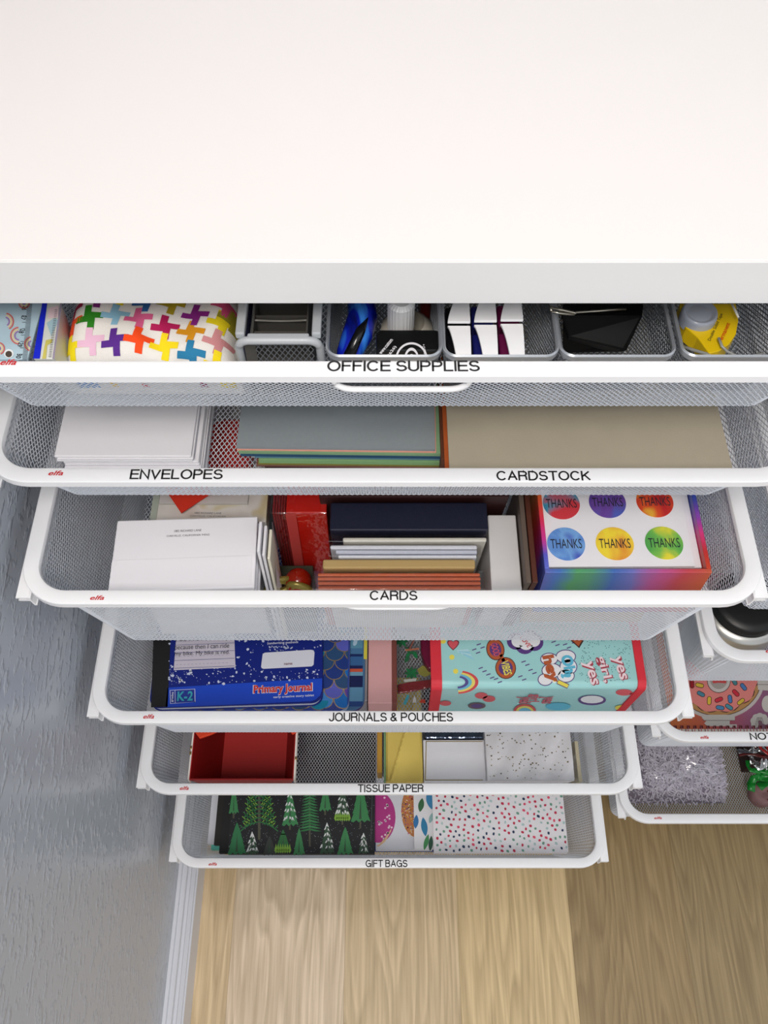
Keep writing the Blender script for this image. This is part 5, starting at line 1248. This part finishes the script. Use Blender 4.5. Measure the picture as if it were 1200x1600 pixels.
def branchy(cx, yb, yt, wd, c, c2, ly):
    fpn.line([(cx, yb), (cx, yt)], 4, trunk, ly)
    n = 11
    for k in range(n):
        y = yt+(yb-14-yt)*k/n; w_ = wd/2*(0.35+0.65*(k/n))*(1 if k % 3 else .8)
        for sg in (-1, 1):
            e = (cx+sg*w_, y+5+w_*0.12); fpn.line([(cx, y-6), ((cx+e[0])/2, y-3), e], 1.6, c, ly+0.3)
            for q in range(1, 6):
                s = q/6; bx_, by_ = cx+sg*w_*s, y-6+(11+w_*0.12)*s*s
                fpn.line([(bx_, by_), (bx_+sg*5, by_-4.5)], 1.3, c2 if (q+k) % 3 else c, ly+0.4); fpn.line([(bx_, by_), (bx_+sg*4.5, by_+4)], 1.3, c, ly+0.4)
fir(365, 1269, 1228, 15, gB, 1, tr=9)
branchy(405, 1311, 1222, 62, gA, gD, 1)
fir(453, 1288, 1234, 25, gB, 2, snowy=True, tr=8)
def pine(cx, yb, yt, wd, ly):
    fpn.line([(cx, yb), (cx, yt)], 2.6, trunk, ly)
    for k in range(16):
        y = yt+(yb-22-yt)*k/16; w_ = wd/2*(0.45+0.5*k/16)
        for sg in (-1, 1): fpn.p([(cx, y-1.5), (cx+sg*w_, y+3.5), (cx+sg*w_*0.5, y+3.6), (cx, y+1.6)], gA if k % 2 else ink((60, 140, 84), 0.6), ly+0.2)
pine(484, 1322, 1228, 40, 2)
fir(508, 1265, 1228, 19, gB, 1, tr=8); fir(535, 1280, 1228, 24, gC, 2, snowy=True, tip=gD, tr=8); fir(563, 1282, 1224, 30, gB, 2, tr=12)
fir(370, 1333, 1285, 29, ink((46, 122, 76), 0.6), 3, tr=2); fir(394, 1333, 1300, 19, gC, 3, snowy=True, tr=2); fir(421, 1334, 1306, 21, ink((56, 64, 60), 0.6), 2, tr=1); fir(442, 1330, 1296, 25, ink((44, 110, 60), 0.6), 3, tip=gD, tr=3)
fir(467, 1334, 1294, 18, gB, 3, tr=1); fir(511, 1332, 1286, 23, gC, 3, snowy=True, tr=3); fir(539, 1333, 1292, 25, gB, 3, tr=2); fir(568, 1332, 1302, 17, gC, 3, snowy=True, tr=2)
fpn.line([(582, 1225), (579.5, 1314)], 1, ink((70, 74, 78)), 3)
fpn.build('printed_forest', t)
# doughnut bag
t, a, b, yf = bag('doughnut_gift_bag', 'white gift bag printed with a magenta and an orange doughnut', 587, 676, 1327.5, 1.352, 0.012, wbag)
dp = Print(1.318)
dp.pc(591, 1277, 27, 40, ink((186, 60, 140), 0.4), 1, n=32); dp.p([(560, 1238), (586.5, 1238), (586.5, 1325), (560, 1325)], ink((34, 37, 40)), 2) if False else None
dp.p([(588, 1322), (594, 1318), (604, 1306), (612, 1294), (611, 1299), (602, 1315), (592, 1323)], ink((226, 190, 150)), 2)
for k in range(34):
    x, y = R.uniform(590, 614), R.uniform(1243, 1312)
    if ((x-591)/24)**2+((y-1277)/37)**2 < 1: dp.pc(x, y, 1.7, 1.7, ink((244, 214, 232)), 2, n=8)
dp.pc(650, 1266, 23, 42, ink((196, 128, 76), 0.4), 1, n=32)
for k in range(170):
    x, y = R.uniform(627, 649), R.uniform(1226, 1306)
    if ((x-650)/22)**2+((y-1266)/41)**2 < 1: a_ = R.uniform(0, 3); dp.line([(x, y), (x+2.6*math.cos(a_), y+2.6*math.sin(a_))], 1.1, ink(R.choice([(240, 220, 200), (226, 120, 60), (90, 70, 140), (240, 200, 90), (190, 60, 120)])), 2)
dp.build('printed_doughnuts', t)
t, a, b, yf = bag('leaf_gift_bag', 'white gift bag printed with green and blue leaves, mostly covered', 647.5, 690, 1326, 1.343, 0.0085, mat('white_bag_paper3', (236, 236, 240), 0.5))
lp = Print(1.309)
for cx, cy, L_, wd, an, c in ((658, 1258, 22, 9, 100, (56, 110, 70)), (663, 1292, 30, 10, 82, (40, 130, 176)), (672, 1250, 30, 12, 80, (60, 140, 190)), (650, 1284, 22, 8, 95, (50, 120, 180)), (666, 1316, 26, 7, 105, (70, 150, 90)), (673, 1318, 24, 7, 95, (40, 90, 70)), (674, 1278, 18, 7, 110, (150, 190, 190))):
    leaf(cx, cy, L_, wd, an, ink(c), 1)
lp.build('printed_leaves', t)
t, a, b, yf = bag('confetti_gift_bag', 'white gift bag with red, green and navy confetti dots, right of the leaves', 678, 888.5, 1332, 1.332, 0.010, mat('white_bag_paper4', (238, 236, 240), 0.45, var=0.01))
cp = Print(1.298); cl_ = [(196, 40, 76)]*5+[(226, 80, 110)]*2+[(110, 160, 140)]*3+[(30, 56, 90)]*2+[(180, 206, 206)]*3
pts_ = []
tries = 0
while len(pts_) < 330 and tries < 9000:
    tries += 1; x, y = R.uniform(681, 886), R.uniform(1226, 1330)
    if x < 886-(1332-y)*0.10 and all((x-p[0])**2+(y-p[1])**2 > 52 for p in pts_):
        pts_.append((x, y)); w_, h_ = R.uniform(1.4, 2.1), R.uniform(1.8, 2.5); s = R.uniform(-.6, .6)
        cp.p([(x-w_+s, y-h_*0.7), (x+s, y-h_), (x+w_, y-h_*0.5), (x+w_-s, y+h_*0.8), (x-s, y+h_), (x-w_, y+h_*0.5)], ink(R.choice(cl_), 0.5), 1)
cp.build('printed_confetti', t)
# support under the right-hand bags
for lab, x0p, x1p, hh, c in (('plain kraft bag lying below the confetti bag', 696, 880, 1.3425, (190, 160, 116)), ('grey bag lying lowest at the right of the GIFT BAGS drawer', 700, 876, 1.3660, (170, 172, 178))):
    bag('gift_bag', lab, x0p, x1p, 1326, hh, 0.0230, mat('bag_%d' % c[0], c, 0.6))

# ================================================================ right-hand column
# steel canister with black lid
cxx, cyy = 0.3810, 0.4285
t = thing('steel_canister', (cxx, cyy, FZ4), 'brushed steel canister with a black domed lid at the right edge', 'canister')
ss_ = mat('brushed_steel', (222, 220, 214), 0.34, metal=1.0, var=0.05)
lathe('steel_body', [(0.0001, 0.0), (0.039, 0.0), (0.0415, 0.003), (0.0430, 0.092), (0.0420, 0.0965), (0.036, 0.098)], (cxx, cyy, FZ4), ss_, t, n=64)
lathe('black_lid', [(0.0355, 0.0975), (0.0355, 0.108), (0.0340, 0.1105), (0.026, 0.112), (0.013, 0.113), (0.0001, 0.1132)], (cxx, cyy, FZ4), mat('matt_black_lid', (14, 14, 14), 0.45, var=0.05), t, n=64)
# doughnut notebook
hd = 1.118
dx0, dyf = at(1050, 1143, hd)
t = thing('doughnut_notebook', (dx0+0.09, dyf+0.10, FZ5), 'spiral notebook with a large pink sprinkled doughnut on its cover', 'notebook')
cov = band_mat('orange_to_plum_cover', 0, -0.09, 0.05, [(0.0, (196, 110, 60)), (0.25, (190, 96, 66)), (0.45, (176, 84, 92)), (0.75, (150, 90, 120)), (1.0, (120, 88, 120))])
slab('cover', rrect(dx0, dx0+0.19, dyf+0.0035, dyf+0.22, 0.004), H-hd-0.0012, H-hd, cov, t)
box('page_block', dx0+0.001, dx0+0.189, dyf+0.010, dyf+0.219, H-1.160, H-hd-0.0012, mat('page_cream', (220, 214, 206), 0.8), t)
dpn = Print(hd); ky = ink((60, 30, 24)); pk = ink((216, 128, 122), 0.5)
dpn.pc(1122, 1060, 73, 64, ink((190, 182, 178)), 1, n=48); dpn.pc(1122, 1060, 68, 59, ky, 1.6, n=48); dpn.pc(1122, 1060, 67, 58, ink((176, 132, 80)), 2, n=48)
dpn.p([(1122+(65 if k % 3 else 63)*math.cos(a)*(1-0.05*math.sin(5*a)**2), 1059+(57 if k % 3 else 55)*math.sin(a)*(1-0.07*math.sin(5*a)**2)) for k, a in enumerate([2*math.pi*i/60 for i in range(60)])], ky, 2.4)
dpn.p([(1122+63.5*math.cos(a)*(1-0.05*math.sin(5*a)**2), 1059+55.5*math.sin(a)*(1-0.07*math.sin(5*a)**2)) for a in [2*math.pi*i/60 for i in range(60)]], pk, 2.8)
dpn.pc(1123, 1064, 18.5, 19, ky, 3.2, n=28); dpn.pc(1123, 1064, 17.6, 18, ink((196, 190, 186)), 3.6, n=28); dpn.pc(1123, 1062, 13.6, 15, ink((160, 152, 146)), 4, n=28); dpn.p([(1112, 1062), (1114, 1068), (1122, 1067), (1134, 1068), (1136, 1060), (1124, 1056)], ink((196, 70, 70)), 4.4)
for x, y, an, c in ((1093, 1071, 14, (206, 176, 60)), (1095, 1084.5, 28, (70, 130, 150)), (1108, 1095, 92, (214, 180, 60)), (1123, 1093.5, -22, (196, 40, 60)), (1140.5, 1092.5, 82, (70, 120, 176)), (1149.5, 1083, 45, (196, 40, 60)), (1161.5, 1073.5, 52, (70, 120, 176)), (1125, 1106, 10, (70, 130, 176)), (1139, 1105, 35, (70, 140, 160)), (1157.5, 1096.5, -38, (206, 176, 60)), (1147, 1065, 60, (70, 130, 140)), (1081, 1069, 85, (150, 20, 30)), (1100, 1050, 40, (196, 40, 60)), (1160, 1050, -30, (206, 176, 60))):
    c_, s_ = math.cos(math.radians(an)), math.sin(math.radians(an))
    for L_, w_, m_, ly in ((7, 3.6, ky, 4.6), (6.1, 2.6, ink(c, 0.5), 5)):
        q = [(x+(L_-w_)*c_+w_*math.cos(math.radians(an-90+180*k/6)), y+(L_-w_)*s_+w_*math.sin(math.radians(an-90+180*k/6))) for k in range(7)]+[(x-(L_-w_)*c_+w_*math.cos(math.radians(an+90+180*k/6)), y-(L_-w_)*s_+w_*math.sin(math.radians(an+90+180*k/6))) for k in range(7)]
        dpn.p(q, m_, ly)
lace = ink((190, 186, 180))
for x0, x1, y0, y1 in ((1096, 1148, 1117, 1126), (1100, 1140, 1126, 1135)):
    q = [(x0+4, y0), (x1, y0), (x1, y1), (x0+5, y1), (x0, (y0+y1)/2)]; dpn.p(q, lace, 5.4)
dpn.line([(1098, 1126), (1148, 1126)], 0.8, ink((110, 100, 96)), 5.8); dpn.p([(1140, 1132), (1151, 1132), (1151, 1137), (1140, 1137)], lace, 5.4)
for k in range(6): a = math.radians(150+40*k); dpn.pc(1187+9*math.cos(a), 1128+8*math.sin(a), 6, 6, lace, 5.4+k*.05)
for k in range(7): dpn.line([(1178+3*k, 1140), (1183+1.2*k, 1121)], 0.7, ink((120, 112, 108)), 6)
dpn.pc(1199, 1100, 9, 13, lace, 5.4); dpn.p([(1183, 1060), (1210, 1060), (1210, 1080), (1184, 1078)], lace, 5.4); dpn.line([(1184, 1070), (1210, 1070)], 0.8, ink((110, 100, 96)), 5.8)
for k in range(16): x = 1055+k*10.2; dpn.p([(x-2.4, 1134), (x+2.4, 1134), (x+2.4, 1138.5), (x-2.4, 1138.5)], ink((88, 22, 20)), 7)
dpn.build('printed_cover_art', t)
cxr, cyr = at(1050, 1141, hd)
for k in range(17):
    x = at(1055+k*10.2, 1141, hd)[0]; pts = [(x, cyr+0.0025+0.0052*math.cos(a), H-hd-0.004+0.0052*math.sin(a)) for a in [2*math.pi*i/14 for i in range(14)]]
    tube('wire_ring', pts, 0.0006, mat('rose_wire', (190, 110, 120), 0.3, metal=0.5), t, n=5, closed=True)
o = box('notebook_stack', dx0+0.002, dx0+0.186, dyf+0.012, dyf+0.215, FZ5, H-1.1603, mat('plain_grey_cover', (150, 146, 150), 0.7), None); loose(o, 'plain grey notebooks beneath the doughnut notebook', 'notebook')

# bag of shredded paper
hx_ = 1.285; cx0, cy0 = at(1068, 1222, hx_)
t = thing('shredded_paper_bag', (cx0, cy0, FZ6), 'clear bag filled with shredded pale lilac paper in the lowest right drawer', 'bag')
sxm, sym = 0.0750, 0.072
def mound(u, v):
    e = max(0, 1-abs(u)**3.2)**0.5*max(0, 1-abs(v)**3.2)**0.5
    return 0.030+(0.073)*e+0.004*math.sin(5*u+3*v)*e
cyc = 0.4010; cxc = 0.4150
V = []; Fc = []; n1 = 28
for i in range(n1+1):
    for j in range(n1+1):
        u = -math.cos(math.pi*i/n1); v = -math.cos(math.pi*j/n1); z = FZ6+mound(u, v)
        V.append((cxc+u*sxm, cyc+v*sym+max(0, 0.02*(1-(z-FZ6)/0.1))*(v < 0)*abs(v), z))
for i in range(n1):
    for j in range(n1): Fc.append((i*(n1+1)+j, (i+1)*(n1+1)+j, (i+1)*(n1+1)+j+1, i*(n1+1)+j+1))
bd = [i*(n1+1) for i in range(n1+1)]+[n1*(n1+1)+j for j in range(1, n1+1)]+[i*(n1+1)+n1 for i in range(n1-1, -1, -1)]+[j for j in range(n1-1, 0, -1)]
k0 = len(V); V += [(V[b][0]*0.9+cxc*0.1, V[b][1]*0.85+(cyc+0.008)*0.15, FZ6+0.001) for b in bd]
nb = len(bd); Fc += [(bd[i], k0+i, k0+(i+1) % nb, bd[(i+1) % nb]) for i in range(nb)]+[tuple(range(k0, k0+nb))[::-1]]
part('bag_fill', V, Fc, mat('lilac_shred_gap_shade', (120, 112, 128), 0.8, var=0.2, scale=300), t, smooth=True)  # core coloured darker than the strips, as painted shade in their gaps
V = []; Fc = []
for k in range(4200):
    u, v = R.uniform(-1, 1), R.uniform(-1, 1); z = FZ6+mound(u, v)
    c = Vector((cxc+u*sxm*0.985, cyc+v*sym*0.985+max(0, 0.02*(1-(z-FZ6)/0.1))*(v < 0)*abs(v), z+R.uniform(0.0, 0.0035)))
    a = R.uniform(0, 2*math.pi); L_ = R.uniform(0.004, 0.015); w_ = 0.00085; el = R.uniform(-0.5, 0.5)
    d = Vector((math.cos(a), math.sin(a), el)).normalized(); s = Vector((-math.sin(a), math.cos(a), R.uniform(-.8, .8))).normalized()*w_; b2 = Vector((math.cos(a+.6), math.sin(a+.6), -el)).normalized()
    p0 = c-d*L_/2; p1 = c; p2 = c+b2*L_/2; i = len(V)
    V += [p0-s, p0+s, p1-s, p1+s, p2-s, p2+s]; Fc += [(i, i+1, i+3, i+2), (i+2, i+3, i+5, i+4)]
tag(part('paper_shreds', V, Fc, mat('lilac_paper', (196, 190, 203), 0.7, var=0.04), t), kind='stuff')
V = []; Fc = []
for i in range(n1+1):
    for j in range(n1+1):
        u = -math.cos(math.pi*i/n1); v = -math.cos(math.pi*j/n1); z = FZ6+mound(u, v)+0.0045+0.002*R.random()
        V.append((cxc+u*sxm*1.02, cyc+v*sym*1.02+max(0, 0.02*(1-(z-FZ6)/0.1))*(v < 0)*abs(v), z))
for i in range(n1):
    for j in range(n1): Fc.append((i*(n1+1)+j, (i+1)*(n1+1)+j, (i+1)*(n1+1)+j+1, i*(n1+1)+j+1))
part('clear_bag', V, Fc, film('thin_bag_film', 0.06, bump=0.7, bscale=70, rough=0.15), t, smooth=True)
# ribbons at the right edge
def ribbon(nm, lab, pts, wd, m, cat='ribbon', hh=0.004):
    t = thing(nm, (pts[0][0], pts[0][1], min(p[2] for p in pts)-0.001), lab, cat, 'ribbons and bows at the right edge')
    V = []; Fc = []; P_ = [Vector(p) for p in pts]; n = len(P_)
    for i, p in enumerate(P_):
        d = (P_[min(i+1, n-1)]-P_[max(i-1, 0)]).normalized(); s = d.cross(Vector((0, 0, 1)))
        s = s.normalized()*wd/2 if s.length > 1e-3 else Vector((wd/2, 0, 0)); s = s+Vector((0, 0, 0.35*wd*math.sin(i*1.3)))
        V += [p-s, p+s, p+s+Vector((0, 0, -0.0008)), p-s+Vector((0, 0, -0.0008))]
    for i in range(n-1):
        for j in range(4): Fc.append((i*4+j, i*4+(j+1) % 4, i*4+4+(j+1) % 4, i*4+4+j))
    Fc += [(3, 2, 1, 0), (n*4-4, n*4-3, n*4-2, n*4-1)]
    part('ribbon_band', V, Fc, m, t, smooth=True); return t
hR = 1.34
def wpts(px, h0, amp=0.006): return [(*at(x, y, h0+amp*math.sin(i*2.1)), H-(h0+amp*math.sin(i*2.1))) for i, (x, y) in enumerate(px)]
gr = mat('green_satin', (20, 132, 44), 0.3, var=0.1); rdr = mat('red_satin', (170, 30, 30), 0.3); slv = mat('silver_foil', (206, 206, 206), 0.08, metal=1.0, bump=0.6, bscale=120)
ribbon('green_ribbon', 'curled green satin ribbon end beside the silver foil bow', wpts([(1169, 1188), (1169, 1197), (1173, 1203), (1182, 1204), (1192, 1206), (1204, 1208)], 1.335), 0.0075, gr)
ribbon('green_ribbon', 'wide green ribbon loop below the curled green one', wpts([(1174, 1236), (1174, 1224), (1178, 1216), (1188, 1214), (1200, 1216), (1206, 1222)], 1.342), 0.010, gr)
ribbon('green_ribbon', 'green ribbon piece behind the mauve roll, lowest of the green ones', wpts([(1186, 1230), (1194, 1224), (1206, 1226)], 1.35), 0.012, gr)
ribbon('silver_foil_bow', 'crumpled silver foil bow at the right frame edge', wpts([(1172, 1186), (1180, 1190), (1186, 1197), (1194, 1192), (1200, 1198), (1206, 1190)], 1.330, 0.008), 0.016, slv, 'bow')
ribbon('silver_foil_bow', 'smaller silver foil fold behind, left of the red ribbons', wpts([(1154, 1176), (1162, 1172), (1170, 1177), (1178, 1172), (1188, 1168), (1196, 1176)], 1.335, 0.008), 0.010, slv, 'bow')
ribbon('red_ribbon', 'dark red ribbon arching across the silver foil', wpts([(1155, 1180), (1166, 1178), (1178, 1179), (1192, 1182), (1204, 1184)], 1.326), 0.004, mat('maroon_satin', (88, 16, 16), 0.35))
ribbon('red_ribbon', 'bright red ribbon loop at the upper right edge', wpts([(1186, 1162), (1190, 1170), (1198, 1176), (1206, 1180)], 1.322), 0.006, rdr)
ribbon('red_ribbon', 'second bright red ribbon beside the loop at the frame edge', wpts([(1200, 1162), (1201, 1172), (1206, 1178)], 1.320), 0.007, rdr)
x, y = at(1188, 1240, 1.365)
t = thing('ribbon_roll', (x+0.004, y+0.002, FZ6), 'mauve brown roll of ribbon with red stripe at the lower right edge', 'ribbon', 'ribbons and bows at the right edge')
lathe('roll', [(0.0001, 0.0), (0.014, 0.0), (0.0175, 0.004), (0.018, 0.018), (0.0155, 0.0235), (0.008, 0.0245), (0.0001, 0.021)], (x+0.006, y+0.002, FZ6+0.001), mat('mauve_ribbon', (150, 112, 112), 0.6, var=0.12, scale=200), t, n=28)
tube('red_stripe', [(x+0.009, y-0.010, FZ6+0.025), (x+0.014, y-0.004, FZ6+0.0262), (x+0.012, y+0.004, FZ6+0.026)], 0.0016, rdr, t)
x0_, y0_ = at(1156, 1200, 1.36)
o = box('bow_box', x0_+0.012, x0_+0.08, y0_+0.002, y0_+0.05, FZ6, H-1.352, mat('dark_maroon_box', (52, 22, 20), 0.6), None, bevel=0.001); loose(o, 'dark maroon box below the foil bows at the right', 'box')
